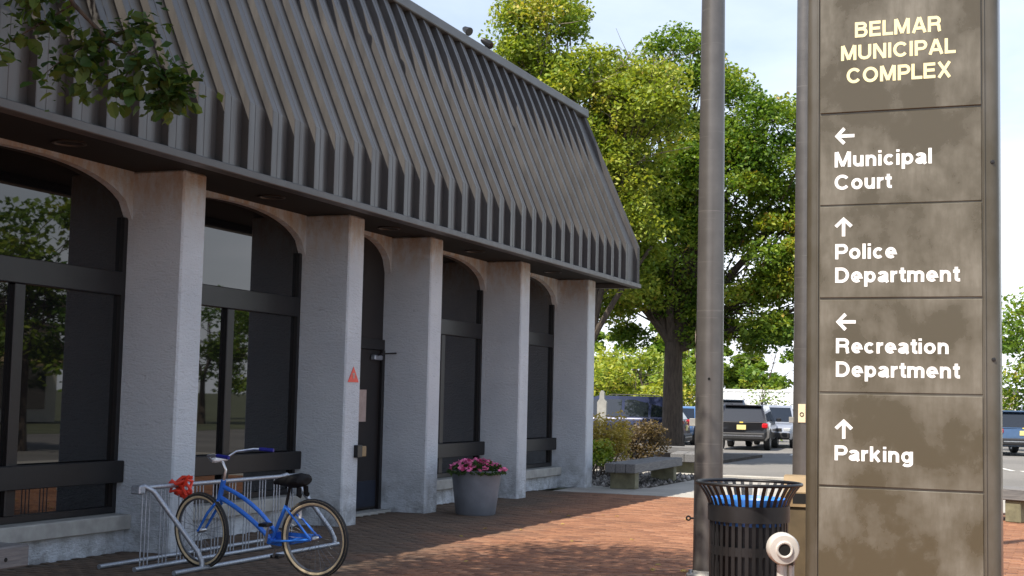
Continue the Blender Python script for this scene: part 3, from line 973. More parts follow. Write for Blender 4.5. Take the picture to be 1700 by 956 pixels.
for pp, z, an in ((p1, 1.37, 100), (p2, 1.36, 110)):
    a = R(an); c_ = Vector((math.cos(a) * .125, math.sin(a) * .125, z))
    o = MB().box(-.03, .05, -.012, .012, -.035, .035, bev=.004).build('cable_clip', M['sill'], pp); o.location = c_; o.rotation_euler.z = a
m_ = MB().lathe([(.001, 0), (.012, 0), (.012, -.01)], 8)
hole = m_.mesh('bolt_hole', M['darkhole'])
for (zz) in (1.76,):
    o = link('bolt_hole', hole, p1, (-.128 * math.cos(R(12)), -.128 * math.sin(R(12)), zz)); o.rotation_euler = (0, R(-90), R(12))
# torn paper on the first pole, small tan notice on the second
m_ = MB(); vs = []; nn = 7
for k in range(nn):
    z = 1.95 + .05 * k
    for a_ in (R(96 + 6 * math.sin(k * 2.1)), R(118 + 7 * math.cos(k * 1.7))):
        vs.append((.131 * math.cos(a_) * 1.01, .131 * math.sin(a_) * 1.01, z))
m_.add(vs, [(2 * k, 2 * k + 1, 2 * k + 3, 2 * k + 2) for k in range(nn - 1)]).build('tape_scrap', M['paper'], p1)
e = empty('parking_notice', 'small tan notice with dark round symbol fixed to the far lamp pole', 'sign', (16.98, -4.95, 1.33), R(0))
MB().box(-.012, 0, .0, .09, 0, .225, bev=.002).build('plate', M['tansign'], e)
m_ = MB(); ring = [(-.0135, .045 + .022 * math.cos(2 * math.pi * k / 16), .10 + .022 * math.sin(2 * math.pi * k / 16)) for k in range(16)]
m_.tube(ring, .005, 6, closed=True).build('symbol', M['black'], e)

# ================================================================ trash receptacle
tr = empty('trash_receptacle', 'black slatted steel trash can with flared top beside the lamp pole', 'trash can', (9.49, -5.895, 0))
sl = MB()
prof_s = [(.268, .05), (.268, .80), (.274, .85), (.292, .90), (.325, .955), (.352, .99)]
vs = []
for r_, z in prof_s:
    for dy in (-.0125, .0125):
        for dr in (0, -.006):
            vs.append((r_ + dr, dy, z))
fs = []
for i in range(len(prof_s) - 1):
    a = i * 4; b_ = a + 4
    fs += [(a, a + 2, b_ + 2, b_), (a + 1, b_ + 1, b_ + 3, a + 3), (a, b_, b_ + 1, a + 1), (a + 2, a + 3, b_ + 3, b_ + 2)]
slat = sl.add(vs, fs).mesh('slat', M['black'])
for k in range(36):
    o = link('slat', slat, tr); o.rotation_euler.z = 2 * math.pi * k / 36
for z, r_, hh in ((.55, .262, .03), (.06, .262, .035), (.80, .2755, .055)):
    MB().lathe([(r_, z - hh), (r_ + .005, z - hh), (r_ + .005, z + hh), (r_, z + hh), (r_, z - hh)], 48).build('band', M['black'], tr, True)
n = 48
MB().tube([(.358 * math.cos(2 * math.pi * k / n), .358 * math.sin(2 * math.pi * k / n), 1.0) for k in range(n)], .012, 8, closed=True).build('rim', M['black'], tr, True)
MB().lathe([(.001, .08), (.235, .08), (.235, .83), (.225, .83), (.22, .5), (.001, .45)], 36).build('liner', M['trim'], tr, True)
MB().lathe([(.228, .60), (.242, .835), (.258, .875), (.262, .90), (.25, .885), (.23, .86), (.215, .6)], 36).build('bag', M['bluebag'], tr, True)
for k in range(3):
    a = 2 * math.pi * k / 3
    MB().box(.17, .24, -.03, .03, 0, .055).build('foot', M['black'], tr).rotation_euler.z = a

# brown bin with tan hood behind it
e = empty('brown_bin', 'brown square bin with tan hood tucked behind the black trash can', 'trash can', (11.2, -6.02, 0), R(8))
MB().box(-.20, .20, -.19, .19, .03, .74, bev=.02).build('body', M['brownbin'], e)
MB().prism([(-.215, .745), (.215, .745), (.215, .86), (.12, .98), (-.12, .98), (-.215, .86)], 'y', -.205, .205).build('hood', M['tan'], e)
MB().box(-.2165, -.2155, -.13, .13, .77, .85).build('opening', M['darkhole'], e)
MB().box(-.19, .19, -.18, .18, 0, .03).build('base', M['black'], e)

# pale cast post head with a hole
e = empty('cast_post', 'pale grey metal post with round hooded head and dark hole', 'post', (8.66, -6.29, 0), 0)
ax = Vector((-.93, -.36, -.03)).normalized()
c_ = Vector((0, 0, .655))
h = MB()
h.tube([c_ - ax * .085, c_ - ax * .075, c_ - ax * .02, c_ + ax * .05, c_ + ax * .075, c_ + ax * .08], [.055, .082, .098, .098, .088, .050], 28)
h.build('head', M['cast'], e, True)
h = MB(); h.tube([c_ + ax * .0805, c_ + ax * .083], [.040, .036], 20); h.build('cavity', M['darkhole'], e)
h = MB(); ringp = []
u_ = ax.cross(Vector((0, 0, 1))).normalized(); w_ = u_.cross(ax)
h.tube([c_ + ax * .080 + (u_ * math.cos(2 * math.pi * k / 20) + w_ * math.sin(2 * math.pi * k / 20)) * .046 for k in range(20)], .010, 8, closed=True); h.build('lip', M['cast'], e, True)
MB().tube([(0, -.0, 0), (0, 0, .60)], .034, 14).build('post', M['cast'], e, True)
MB().tube([(.01, -.055, 0), (.01, -.055, .59)], .018, 10).build('conduit', M['cast'], e, True)
MB().box(-.03, .03, -.075, .03, .555, .575).build('clamp', M['black'], e)

# ================================================================ directory sign
SX = 8.0
sg = empty('directory_sign', 'tall bronze pylon sign listing municipal departments with arrows', 'sign', (SX, -7.075, 0))
def rounded(y0, y1, x0, x1, r, n=5):
    pts = []
    for (cx, cy, a0) in ((x0 + r, y0 + r, 180), (x1 - r, y0 + r, 270), (x1 - r, y1 - r, 0), (x0 + r, y1 - r, 90)):
        for k in range(n + 1):
            a = R(a0 + 90 * k / n)
            pts.append((cx + r * math.cos(a), cy + r * math.sin(a)))
    return pts
W2 = .532
MB().prism(rounded(-W2, W2, 0, .30, .045), 'z', .06, 4.06).build('pylon', M['signframe'], sg, True)
MB().box(-.10, .42, -W2 - .1, W2 + .1, -.02, .06, bev=.015).build('plinth', M['concrete'], sg)
panels = [(3.243, 3.94), (2.703, 3.237), (2.165, 2.697), (1.624, 2.157), (1.094, 1.616), (.55, 1.086), (.10, .544)]
pobs = []
for (z0, z1) in panels:
    o = MB().box(-.0065, .004, -.443, .449, z0 + .002, z1 - .002, bev=.003).build('panel', M['signpanel'], sg)
    o.rotation_euler = (0, R(random.uniform(-.12, .12)), 0)
    pobs.append(o)
for yy in (.462, -.456):
    MB().box(-.009, .004, yy - .006, yy + .006, .08, 4.0, bev=.002).build('edge_strip', M['signframe'], sg)
MB().lathe([(.001, .004), (.010, .003), (.012, 0)], 10).build('screw', M['black'], sg).matrix_local = Matrix.Translation((-.001, -.50, 2.92)) @ Matrix.Rotation(R(-90), 4, 'Y')
MB().lathe([(.001, .004), (.010, .003), (.012, 0)], 10).build('screw', M['black'], sg).matrix_local = Matrix.Translation((-.001, -.50, 1.82)) @ Matrix.Rotation(R(-90), 4, 'Y')

# plain grotesque letters drawn as constant-width strokes (cap height 1)
HW = .098
def _arc(cx, cy, rx, ry, a0, a1, n=12):
    return [(cx + rx * math.cos(R(a0 + (a1 - a0) * k / n)), cy + ry * math.sin(R(a0 + (a1 - a0) * k / n))) for k in range(n + 1)]
T, XH = HW, .735
XM = XH - T
def _bowl(w, full=True):      # round letter of x-height
    return (w / 2, XH / 2, w / 2 - T, XH / 2 - T)
GL = {}
GL['I'] = (2 * T, [[(T, 0), (T, 1)]])
GL['L'] = (.68, [[(T, 1), (T, T), (.68, T)]])
GL['E'] = (.73, [[(.73, 1 - T), (T, 1 - T), (T, T), (.74, T)], [(T, .52), (.69, .52)]])
GL['B'] = (.82, [[(T, 0), (T, 1)], [(T, 1 - T), (.46, 1 - T)] + _arc(.46, .735, .22, .173, 90, -90)[1:] + [(T, .54)], [(T, .54), (.49, .54)] + _arc(.49, .316, .24, .224, 90, -90)[1:] + [(T, T)]])
GL['P'] = (.79, [[(T, 0), (T, 1)], [(T, 1 - T), (.45, 1 - T)] + _arc(.45, .675, .245, .233, 90, -90)[1:] + [(T, .442)]])
GL['R'] = (.84, [[(T, 0), (T, 1)], [(T, 1 - T), (.48, 1 - T)] + _arc(.48, .70, .24, .208, 90, -90)[1:] + [(T, .492)], [(.46, .49)] + _arc(.50, .30, .20, .19, 90, 0, 6)[1:] + [(.71, .12), (.75, 0)]])
GL['D'] = (.85, [[(T, 0), (T, 1)], [(T, 1 - T), (.36, 1 - T)] + _arc(.36, .5, .39, .408, 90, -90, 16)[1:] + [(T, T)]])
GL['M'] = (1.0, [[(T, 0), (T, 1)], [(1 - T, 0), (1 - T, 1)], [(.13, 1), (.5, .06)], [(.87, 1), (.5, .06)]])
GL['N'] = (.84, [[(T, 0), (T, 1)], [(.84 - T, 0), (.84 - T, 1)], [(.12, .98), (.72, .02)]])
GL['A'] = (.94, [[(T, 0), (.45, 1)], [(.94 - T, 0), (.49, 1)], [(.24, .30), (.70, .30)]])
GL['U'] = (.84, [[(T, 1), (T, .36)] + _arc(.42, .36, .42 - T, .36 - T, 180, 360, 14)[1:] + [(.84 - T, 1)]])
GL['O'] = (.98, [_arc(.49, .5, .49 - T, .5 - T, 0, 360, 30)])
GL['C'] = (.92, [_arc(.48, .5, .48 - T, .5 - T, 38, 322, 26)])
GL['X'] = (.86, [[(T, 0), (.86 - T, 1)], [(T, 1), (.86 - T, 0)]])
GL['l'] = (2 * T, [[(T, 0), (T, 1)]])
GL['i'] = (2 * T, [[(T, 0), (T, XH)], [(T, .85), (T, 1)]])
GL['u'] = (.64, [[(T, XH), (T, .30)] + _arc(.31, .30, .31 - T, .30 - T, 180, 350, 10)[1:] + [(.64 - T, .34)], [(.64 - T, 0), (.64 - T, XH)]])
GL['n'] = (.64, [[(T, 0), (T, XH)], [(T, XH - .33)] + _arc(.33, XH - .30, .31 - T, .30 - T, 170, 0, 10)[1:] + [(.64 - T, 0)]])
GL['m'] = (1.0, [[(T, 0), (T, XH)], [(T, XH - .31)] + _arc(.30, XH - .28, .205, .28 - T, 170, 0, 9)[1:] + [(.505, 0)], [(.505, XH - .31)] + _arc(.71, XH - .28, .20, .28 - T, 170, 0, 9)[1:] + [(1 - T, 0)]])
GL['r'] = (.44, [[(T, 0), (T, XH)], [(T, XH - .34)] + _arc(.36, XH - .34, .26, .34 - T, 175, 80, 8)[1:]])
GL['c'] = (.63, [_arc(*_bowl(.66), 42, 318, 20)])
GL['o'] = (.70, [_arc(*_bowl(.70), 0, 360, 26)])
GL['e'] = (.67, [[(.09, XH / 2 - .01), (.58, XH / 2 - .01)] + _arc(*_bowl(.67), 2, 312, 24)])
GL['p'] = (.69, [[(T, -.27), (T, XH)], _arc(.365, XH / 2, .325 - T, XH / 2 - T, 0, 360, 24)])
GL['g'] = (.69, [[(.69 - T, XH), (.69 - T, -.03)] + _arc(.345, -.02, .345 - T, .16, 0, -150, 12)[1:], _arc(.325, XH / 2, .325 - T, XH / 2 - T, 0, 360, 24)])
GL['t'] = (.40, [[(.19, .93), (.19, .20)] + _arc(.30, .20, .11, .20 - T, 180, 275, 6)[1:] + [(.40, .10)], [(0, XH - T * .8), (.39, XH - T * .8)]])
GL['k'] = (.66, [[(T, 0), (T, 1)], [(.13, .27), (.54, XH)], [(.27, .40), (.56, 0)]])
GL['a'] = (.64, [_arc(.31, XH - .24, .22, .24 - T, 165, 0, 10) + [(.53, .16), (.56, .06), (.60, .0)], [(.53, XH * .58), (.40, XH * .555)] + _arc(.27, .205, .27 - T, .205 - T * 1.0, 95, 300, 12) + [(.47, .19), (.53, .30)]])
def stroke(pts, closed):
    pts = [Vector(p) for p in pts]
    n = len(pts)
    L_, R_ = [], []
    for i, p in enumerate(pts):
        if closed:
            a = (p - pts[i - 1] if i else p - pts[-2]).normalized(); b = (pts[i + 1] - p if i < n - 1 else pts[1] - p).normalized()
        else:
            a = (p - pts[i - 1]).normalized() if i else None
            b = (pts[i + 1] - p).normalized() if i < n - 1 else None
            a = a or b; b = b or a
        na = Vector((-a.y, a.x)); nb = Vector((-b.y, b.x))
        m_ = (na + nb).normalized()
        k = HW / max(.45, m_.dot(na))
        L_.append(p + m_ * k); R_.append(p - m_ * k)
    return L_, R_
def text_geo(txt):
    vs, fs = [], []
    x = 0; lay = 0
    for ch in txt:
        w, strokes = GL[ch]
        for k, st_ in enumerate(strokes):
            closed = math.dist(st_[0], st_[-1]) < 1e-4
            L_, R_ = stroke(st_, closed)
            o = len(vs); n = len(L_)
            for p, q in zip(L_, R_):
                vs += [(p.x + x, p.y, k), (q.x + x, q.y, k)]
            fs += [(o + 2 * i, o + 2 * i + 1, o + 2 * i + 3, o + 2 * i + 2) for i in range(n - 1)]
        x += w + (.125 if ch not in 'rtPLA' else .075)
    return np.array(vs), fs
def letters(txt, panel, yl, yr, zbase, cap, mat):
    v, fs = text_geo(txt)
    xa, xb = v[:, 0].min(), v[:, 0].max()
    sx = (yl - yr) / (xb - xa)
    # text x runs towards -Y, text y towards +Z, face towards -X
    nv = np.stack([-.0082 - .00022 * v[:, 2], (yl + 7.075) - (v[:, 0] - xa) * sx, zbase + v[:, 1] * cap], axis=1)
    m_ = MB().add([tuple(q) for q in nv], fs)
    return m_.build('lettering', mat, panel)
def arrow(panel, kind, yc, zc, s):
    # heavy arrow drawn as one outline, then turned
    w = .17; a = .5
    pts = [(-w/2, -a), (w/2, -a), (w/2, .22), (.36, -.06), (.46, .06), (.46, .06), (0, a), (-.46, .06), (-.36, -.06), (-w/2, .22)]
    pts = [(-w/2, -a), (w/2, -a), (w/2, .20), (.33, -.05), (.46, .07), (0, .5), (-.46, .07), (-.33, -.05), (-w/2, .20)]
    if kind == 'left':
        pts = [(-q, p) for p, q in pts]
    vs = [(-.0085, (yc + 7.075) - p * s, zc + q * s) for p, q in pts]
    m_ = MB()
    n = len(pts)
    # two convex halves
    m_.add(vs, [(0, 1, 2, 8), (2, 3, 4, 5), (5, 6, 7, 8), (2, 5, 8)])
    return m_.build('arrow', M['white_letter'], panel)
CL, WL = M['cream_letter'], M['white_letter']
letters('BELMAR', pobs[0], -6.825, -7.305, 3.681, .090, CL)
letters('MUNICIPAL', pobs[0], -6.746, -7.383, 3.549, .088, CL)
letters('COMPLEX', pobs[0], -6.778, -7.357, 3.413, .090, CL)
arrow(pobs[1], 'left', -6.766, 3.107, .112)
letters('Municipal', pobs[1], -6.71, -7.251, 2.925, .089, WL)
letters('Court', pobs[1], -6.71, -7.032, 2.793, .088, WL)
arrow(pobs[2], 'up', -6.762, 2.577, .112)
letters('Police', pobs[2], -6.715, -7.062, 2.389, .088, WL)
letters('Department', pobs[2], -6.715, -7.401, 2.253, .088, WL)
arrow(pobs[3], 'left', -6.775, 2.028, .112)
letters('Recreation', pobs[3], -6.72, -7.338, 1.848, .086, WL)
letters('Department', pobs[3], -6.72, -7.398, 1.713, .088, WL)
arrow(pobs[4], 'up', -6.766, 1.417, .112)
letters('Parking', pobs[4], -6.715, -7.146, 1.238, .085, WL)

# ================================================================ benches
def bench(label, loc, rz, L=3.0, W=.56, H=.45, T=.16, mat='timber'):
    e = empty('bench', label, 'bench', loc, rz, 'slab benches round the plaza')
    bw_ = W / 3
    for k in range(3):
        MB().box(0, L, k * bw_ + .003, (k + 1) * bw_ - .003, H - T, H + random.uniform(-.004, .004), bev=.012).build('beam', M[mat], e)
    for xx in (.22, L - .5):
        MB().box(xx, xx + .24, .06, W - .04, 0, H - T, bev=.01).build('leg', M['bench_leg'], e)
    return e
bench('grey timber slab bench beside the last pier and pebble bed', (23.08, -.93, 0), R(2), 3.6)
b3 = bench('grey timber slab bench with a bolt hole, before the first arched window', (5.2, -1.08, 0), R(2.0), 2.80, .52, .42, .155)
o = link('bolt_hole', hole, b3, (2.55, -.001, .335)); o.rotation_euler = (R(90), 0, 0); o.scale = (1.3, 1.3, 1.3)
bench('long timber slab bench in front of the big tree trunk', (33.3, .2, 0), R(98), 3.8, .55, .46, .16)
bench('timber slab bench end showing behind the lamp pole', (28.75, -.90, 0), R(10), 1.6, .9, .45, .18)
bench('pale timber slab bench beyond the directory sign', (20.5, -7.75, 0), R(60), 1.8, .55, .46, .16)

# ================================================================ trees
def limb_tube(mb, pts, r0, r1, n=7):
    k = len(pts)
    mb.tube(pts, [r0 + (r1 - r0) * i / (k - 1) for i in range(k)], n)
def curved(a, b, sag, n=6):
    a, b = Vector(a), Vector(b)
    m_ = (a + b) / 2 + Vector((random.uniform(-1, 1), random.uniform(-1, 1), random.uniform(-.3, .6))) * sag
    return [a * (1 - u) ** 2 + m_ * 2 * u * (1 - u) + b * u * u for u in [k / (n - 1) for k in range(n)]]

def tree(name, label, loc, trunk_top, trunk_r, lobes, leaves, lsize, mat, group=None, lean=(0, 0), bare=0, tonefn=None, clumps=34, npad=.34, fork=None):
    """lobes: list of (cx,cy,cz,rx,ry,rz) ellipsoids in tree space; leaves sit in pads on the lobes"""
    e = empty(name, label, 'tree', loc, 0, group)
    mb = MB()
    tt = Vector((lean[0], lean[1], trunk_top))
    pts = [Vector((0, 0, -.05)), Vector((lean[0] * .1, lean[1] * .1, trunk_top * .3)), Vector((lean[0] * .5, lean[1] * .5, trunk_top * .7)), tt]
    mb.tube(pts, [trunk_r * 1.35, trunk_r * 1.02, trunk_r * .92, trunk_r * .82], 14)
    cents = []
    vol = [l[3] * l[4] * l[5] for l in lobes]
    tv = sum(vol)
    limbs = MB()
    twigs = MB()
    for l, v in zip(lobes, vol):
        nc = max(8, int(clumps * len(lobes) * v / tv))
        lc = Vector(l[:3])
        main = curved(tt * random.uniform(.85, 1.0), lc + Vector((random.uniform(-.2, .2) * l[3], random.uniform(-.2, .2) * l[4], l[5] * .25)), .5, 7)
        limb_tube(limbs, main, trunk_r * .55, trunk_r * .14)
        for _ in range(nc):
            dd = Vector((random.gauss(0, 1), random.gauss(0, 1), random.gauss(0, 1))).normalized()
            q = random.uniform(.35, 1.0) ** .5
            cc = Vector((lc.x + dd.x * l[3] * q, lc.y + dd.y * l[4] * q, lc.z + dd.z * l[5] * q))
            cents.append(cc)
            st_ = main[random.randint(2, 6)]
            limb_tube(limbs, curved(st_, cc, .3, 5), trunk_r * .10, .012, 5)
    for _ in range(bare):
        l = random.choice(lobes)
        dd = Vector((random.gauss(0, 1), random.gauss(0, 1), abs(random.gauss(0, 1)))).normalized()
        c1 = Vector((l[0] + dd.x * l[3] * .5, l[1] + dd.y * l[4] * .5, l[2] + dd.z * l[5] * .5))
        c2 = Vector((l[0] + dd.x * l[3] * 1.12, l[1] + dd.y * l[4] * 1.12, l[2] + dd.z * l[5] * 1.15))
        pp = curved(c1, c2, .25, 5)
        limb_tube(twigs, pp, .028, .006, 5)
        for _k in range(3):
            b_ = pp[random.randint(1, 4)]
            limb_tube(twigs, curved(b_, b_ + (dd + Vector((random.uniform(-1, 1), random.uniform(-1, 1), random.uniform(-.4, .9)))) * .55, .1, 4), .012, .004, 4)
    if fork:
        for (a, b, r_) in fork:
            limb_tube(limbs, curved(a, b, .3, 6), r_, r_ * .4, 8)
    mb.build('trunk', M['bark'], e, True)
    limbs.build('limbs', M['bark'], e, True)
    if bare: twigs.build('bare_twigs', M['twig'], e)['kind'] = 'stuff'
    C_ = np.array([c[:] for c in cents])
    wgt = rng.uniform(.5, 1.5, len(C_)); wgt /= wgt.sum()
    idx = rng.choice(len(C_), leaves, p=wgt)
    psz = rng.uniform(.6, 1.35, len(C_))[idx] * npad * 2
    g = rng.normal(size=(leaves, 3))
    g /= np.linalg.norm(g, axis=1)[:, None]
    g *= (rng.uniform(0, 1, leaves) ** .45)[:, None]
    ctr = C_[idx] + g * np.stack([psz, psz, psz * .55], axis=1)
    ctr[:, 2] -= .12 * (g[:, 0] ** 2 + g[:, 1] ** 2) * psz
    ct = rng.normal(0, .13, len(C_))[idx]
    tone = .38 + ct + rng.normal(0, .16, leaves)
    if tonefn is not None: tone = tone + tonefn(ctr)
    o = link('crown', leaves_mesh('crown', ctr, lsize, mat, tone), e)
    o['kind'] = 'stuff'
    return e

tree('maple_tree', 'broad green shade tree with thick dark trunk behind the timber benches', (37.1, 2.3, 0), 3.2, .29,
     [(.2, -.1, 10.5, 1.5, 1.5, 1.6), (.2, -2.5, 9.1, 1.4, 1.25, 1.25), (.1, -3.7, 7.3, 1.5, 1.3, 1.2), (0, 1.5, 10.0, 1.3, 1.3, 1.3), (0, -1.4, 7.6, 1.7, 1.7, 1.7), (0, 1.2, 8.6, 1.6, 1.6, 1.7), (-.2, 1.9, 6.4, 1.6, 1.5, 1.5),
      (.1, -3.3, 5.5, 1.6, 1.6, 1.3), (-.2, -.2, 5.9, 1.8, 1.8, 1.6), (0, 1.4, 4.5, 1.5, 1.6, 1.2), (0, -1.8, 4.1, 1.6, 1.6, 1.1), (.1, -3.7, 3.9, 1.4, 1.3, 1.0)],
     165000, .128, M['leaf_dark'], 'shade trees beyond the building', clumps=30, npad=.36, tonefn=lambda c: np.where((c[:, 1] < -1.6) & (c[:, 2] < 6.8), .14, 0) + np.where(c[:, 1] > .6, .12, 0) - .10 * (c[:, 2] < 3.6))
tree('locust_tree', 'yellow-green airy tree with bare pale twigs rising behind the roof end', (32.6, 4.1, 0), 3.4, .20,
     [(.2, .6, 11.0, 1.1, 1.0, 1.7), (0, 1.0, 8.9, 1.3, 1.2, 1.5), (.2, -.7, 9.3, 1.3, 1.1, 1.5), (.3, -2.0, 8.9, 1.2, 1.0, 1.1), (0, -.3, 7.2, 1.5, 1.4, 1.4), (.3, -1.5, 7.3, 1.2, 1.1, 1.2), (.3, -1.3, 5.4, 1.3, 1.2, 1.0)],
     72000, .125, M['leaf_light'], 'shade trees beyond the building', lean=(.2, -.9), bare=40, clumps=30, npad=.34,
     fork=[((0.1, -.4, 2.0), (.2, -2.4, 5.4), .11)])
# street tree on the plaza, out of frame to the left; one low branch hangs into view
st = empty('street_tree', 'street tree on the plaza whose leafy branch hangs before the metal roof', 'tree', (4.7, -2.5, 0))
MB().tube([(0, 0, -.02), (.02, .02, .8), (.05, .05, 2.2), (.15, .05, 3.6), (.35, .05, 4.8)], [.19, .15, .135, .12, .09], 14).build('trunk', M['bark'], st, True)
lm = MB()
cl = []
for k in range(64):
    a = random.uniform(0, 2 * math.pi); q = math.sqrt(random.random())
    cl.append(Vector((2.75 + 2.6 * q * math.cos(a), .75 + 1.45 * q * math.sin(a), random.uniform(5.4, 7.2))))
for c_ in cl:
    zz_ = random.uniform(3.7, 4.75)
    limb_tube(lm, curved(Vector((.15 + (zz_ - 3.6) / 6, .05, zz_)), c_, .25, 6), .035, .008, 6)
lm.build('limbs', M['bark'], st, True)
C_ = np.array([c[:] for c in cl]); nL = 20000
idx = rng.integers(0, len(C_), nL)
g = rng.normal(size=(nL, 3)) * np.array([.42, .36, .26])
o = link('crown', leaves_mesh('crown', C_[idx] + g, .095, M['leaf_near'], rng.uniform(.1, .9, nL)), st)
o['kind'] = 'stuff'
# low branch in view
def stp(x, y, z): return Vector((x - 4.7, y + 2.5, z))
br = [stp(6.75, -1.75, 4.75), stp(6.98, -1.75, 4.42), stp(7.22, -1.80, 4.12), stp(7.40, -1.93, 3.93), stp(7.52, -2.12, 3.80), stp(7.60, -2.32, 3.66)]
bm_ = MB()
bm_.tube([stp(5.05, -2.45, 4.75), stp(6.1, -2.0, 5.2)] + br, [.036, .030, .026, .021, .016, .012, .008, .004], 8)
tw = []
subs = [(2, stp(7.05, -1.30, 3.80)), (3, stp(7.25, -1.55, 3.66)), (3, stp(7.50, -2.25, 4.02)), (4, stp(7.55, -2.42, 3.66)), (4, stp(7.45, -2.05, 3.56)), (5, stp(7.60, -2.45, 3.56)), (5, stp(7.55, -2.30, 3.48)), (1, stp(7.10, -1.65, 4.25)), (1, stp(7.0, -1.62, 4.05)), (3, stp(7.40, -1.80, 3.62))]
for (i, q) in subs:
    pp = curved(br[i], q, .06, 6)
    tw += pp[1:]
    bm_.tube(pp, [.008, .007, .006, .005, .004, .003], 5)
bm_.build('hanging_branch', M['bark'], st, True)
def leaf_geo(tone):
    # rounded serrate leaf with a fold along the midrib
    pts = [(0, 0), (.018, .022), (.030, .024), (.045, .030), (.058, .024), (.072, .020), (.088, 0)]
    v = [(x_, y_, -.10 * x_ * x_ / .088 + .35 * y_) for x_, y_ in pts] + [(x_, -y_, -.10 * x_ * x_ / .088 + .35 * y_) for x_, y_ in pts[1:-1]] + [(x_, 0, -.10 * x_ * x_ / .088) for x_, y_ in pts[1:-1]]
    v = np.array(v)
    me = bpy.data.meshes.new('leaf')
    k = 5
    fs = []
    up_ = list(range(1, 6)); dn = list(range(7, 12)); md = list(range(12, 17))
    for q, sgn in ((up_, 1), (dn, -1)):
        ff = [(0, md[0], q[0])] + [(md[j], md[j + 1], q[j + 1], q[j]) for j in range(4)] + [(md[4], 6, q[4])]
        fs += ff
    me.from_pydata([tuple(p) for p in v], [], fs)
    a = me.attributes.new('tone', 'FLOAT', 'POINT'); a.data.foreach_set('value', np.full(len(v), tone, dtype=np.float32))
    me.materials.append(M['leaf_near'])
    return me
TW = np.array([q[:] for q in tw]); nX = 620
pX = TW[rng.integers(0, len(TW), nX)] + rng.normal(size=(nX, 3)) * np.array([.07, .085, .06])
o = link('small_leaves', leaves_mesh('small_leaves', pX, .075, M['leaf_near'], rng.uniform(0, .9, nX)), st)
o['kind'] = 'stuff'
lms = [leaf_geo(t_) for t_ in (.15, .35, .5, .65, .85, 1.0)]
for k in range(298):
    p = random.choice(tw)
    o = link('leaf', random.choice(lms), st, p + Vector((random.gauss(0, .042), random.gauss(0, .052), random.gauss(-.02, .04))))
    o.rotation_euler = (random.gauss(0, .6), random.gauss(.35, .5), random.uniform(0, 6.28))
    s_ = random.uniform(1.0, 1.6); o.scale = (s_, s_, s_)

def far_tree(name, label, loc, R_, H_, n, ls, mat, group=None):
    return tree(name, label, loc, H_ * .3, .16, [(0, 0, H_ * .62, R_, R_, H_ * .38), (.1, R_ * .35, H_ * .42, R_ * .8, R_ * .8, H_ * .26), (.1, -R_ * .35, H_ * .45, R_ * .8, R_ * .8, H_ * .25)], n, ls, mat, group, clumps=14, npad=.5)
G = 'background trees behind the parking lot'
far_tree('hedge_tree', 'sunlit yellow-green bushy tree behind the navy car and dark trunk', (62, 10.8, 0), 3.0, 4.2, 9000, .22, M['leaf_light'], G)
far_tree('hedge_tree', 'sunlit yellow-green bushy tree close beside the last pier, behind the navy car', (64.5, 14.2, 0), 2.6, 3.9, 8000, .22, M['leaf_light'], G)
far_tree('background_tree', 'dark green tree behind the white container and far shed roof', (125, 18, 0), 6.5, 9, 7000, .55, M['leaf_dark'], G)
far_tree('background_tree', 'dark green tree behind the white container, between two others', (126, 24.5, 0), 6.5, 9, 7000, .55, M['leaf_dark'], G)
far_tree('background_tree', 'dark green tree past the container end, behind the navy car', (125, 31, 0), 6.5, 9, 7000, .55, M['leaf_dark'], G)
far_tree('verge_tree', 'green tree beyond the parked blue car right of the directory sign', (56, -7.6, 0), 2.4, 6.6, 9000, .20, M['leaf_dark'], None)
far_tree('background_tree', 'green tree far off past the dark pickup at the lot edge', (112, -13, 0), 5, 8, 5000, .5, M['leaf_dark'], None)
far_tree('sapling', 'small young tree in front of the white container', (58, 4.05, 0), .55, 2.4, 700, .14, M['leaf_dark'], None)

# shrubs in the bed
def shrub(label, loc, rx, ry, h, n, ls, mat, stem='bark'):
    e = empty('shrub', label, 'shrub', loc, 0, 'shrubs in the planting bed')
    cs = [Vector((random.uniform(-1, 1) * rx * .7, random.uniform(-1, 1) * ry * .7, random.uniform(.35, .95) * h)) for _ in range(16)]
    m_ = MB()
    for c_ in cs: limb_tube(m_, curved((random.uniform(-.1, .1), random.uniform(-.1, .1), 0), c_, .1, 4), .012, .004, 5)
    m_.build('stems', M[stem], e)
    C_ = np.array([c[:] for c in cs]); idx = rng.integers(0, len(C_), n)
    g = rng.normal(size=(n, 3)); g /= np.linalg.norm(g, axis=1)[:, None]; g *= (rng.uniform(0, 1, n) ** .4)[:, None] * np.array([rx * .42, ry * .42, h * .22])
    p = C_[idx] + g
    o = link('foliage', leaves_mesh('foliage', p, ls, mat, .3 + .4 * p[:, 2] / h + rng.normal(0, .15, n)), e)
    o['kind'] = 'stuff'
    return e
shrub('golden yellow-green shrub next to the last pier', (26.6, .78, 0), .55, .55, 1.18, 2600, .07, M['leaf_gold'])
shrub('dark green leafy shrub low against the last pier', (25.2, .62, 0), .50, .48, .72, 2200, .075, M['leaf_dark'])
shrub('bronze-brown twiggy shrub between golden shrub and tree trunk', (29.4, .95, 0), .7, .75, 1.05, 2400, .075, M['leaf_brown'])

# pale marker post in the bed
e = empty('marker_post', 'pale narrow marker post with tapered head standing before the navy car', 'post', (31.0, 2.33, 0))
MB().tube([(0, 0, 0), (0, 0, 1.05)], .045, 10).build('stake', M['sill'], e, True)
MB().prism([(-.055, 1.02), (-.11, 1.15), (-.115, 1.50), (-.06, 1.58), (-.055, 1.72), (-.02, 1.78), (.02, 1.78), (.055, 1.72), (.06, 1.58), (.115, 1.50), (.11, 1.15), (.055, 1.02)], 'x', -.04, .04).build('head', M['sill'], e)

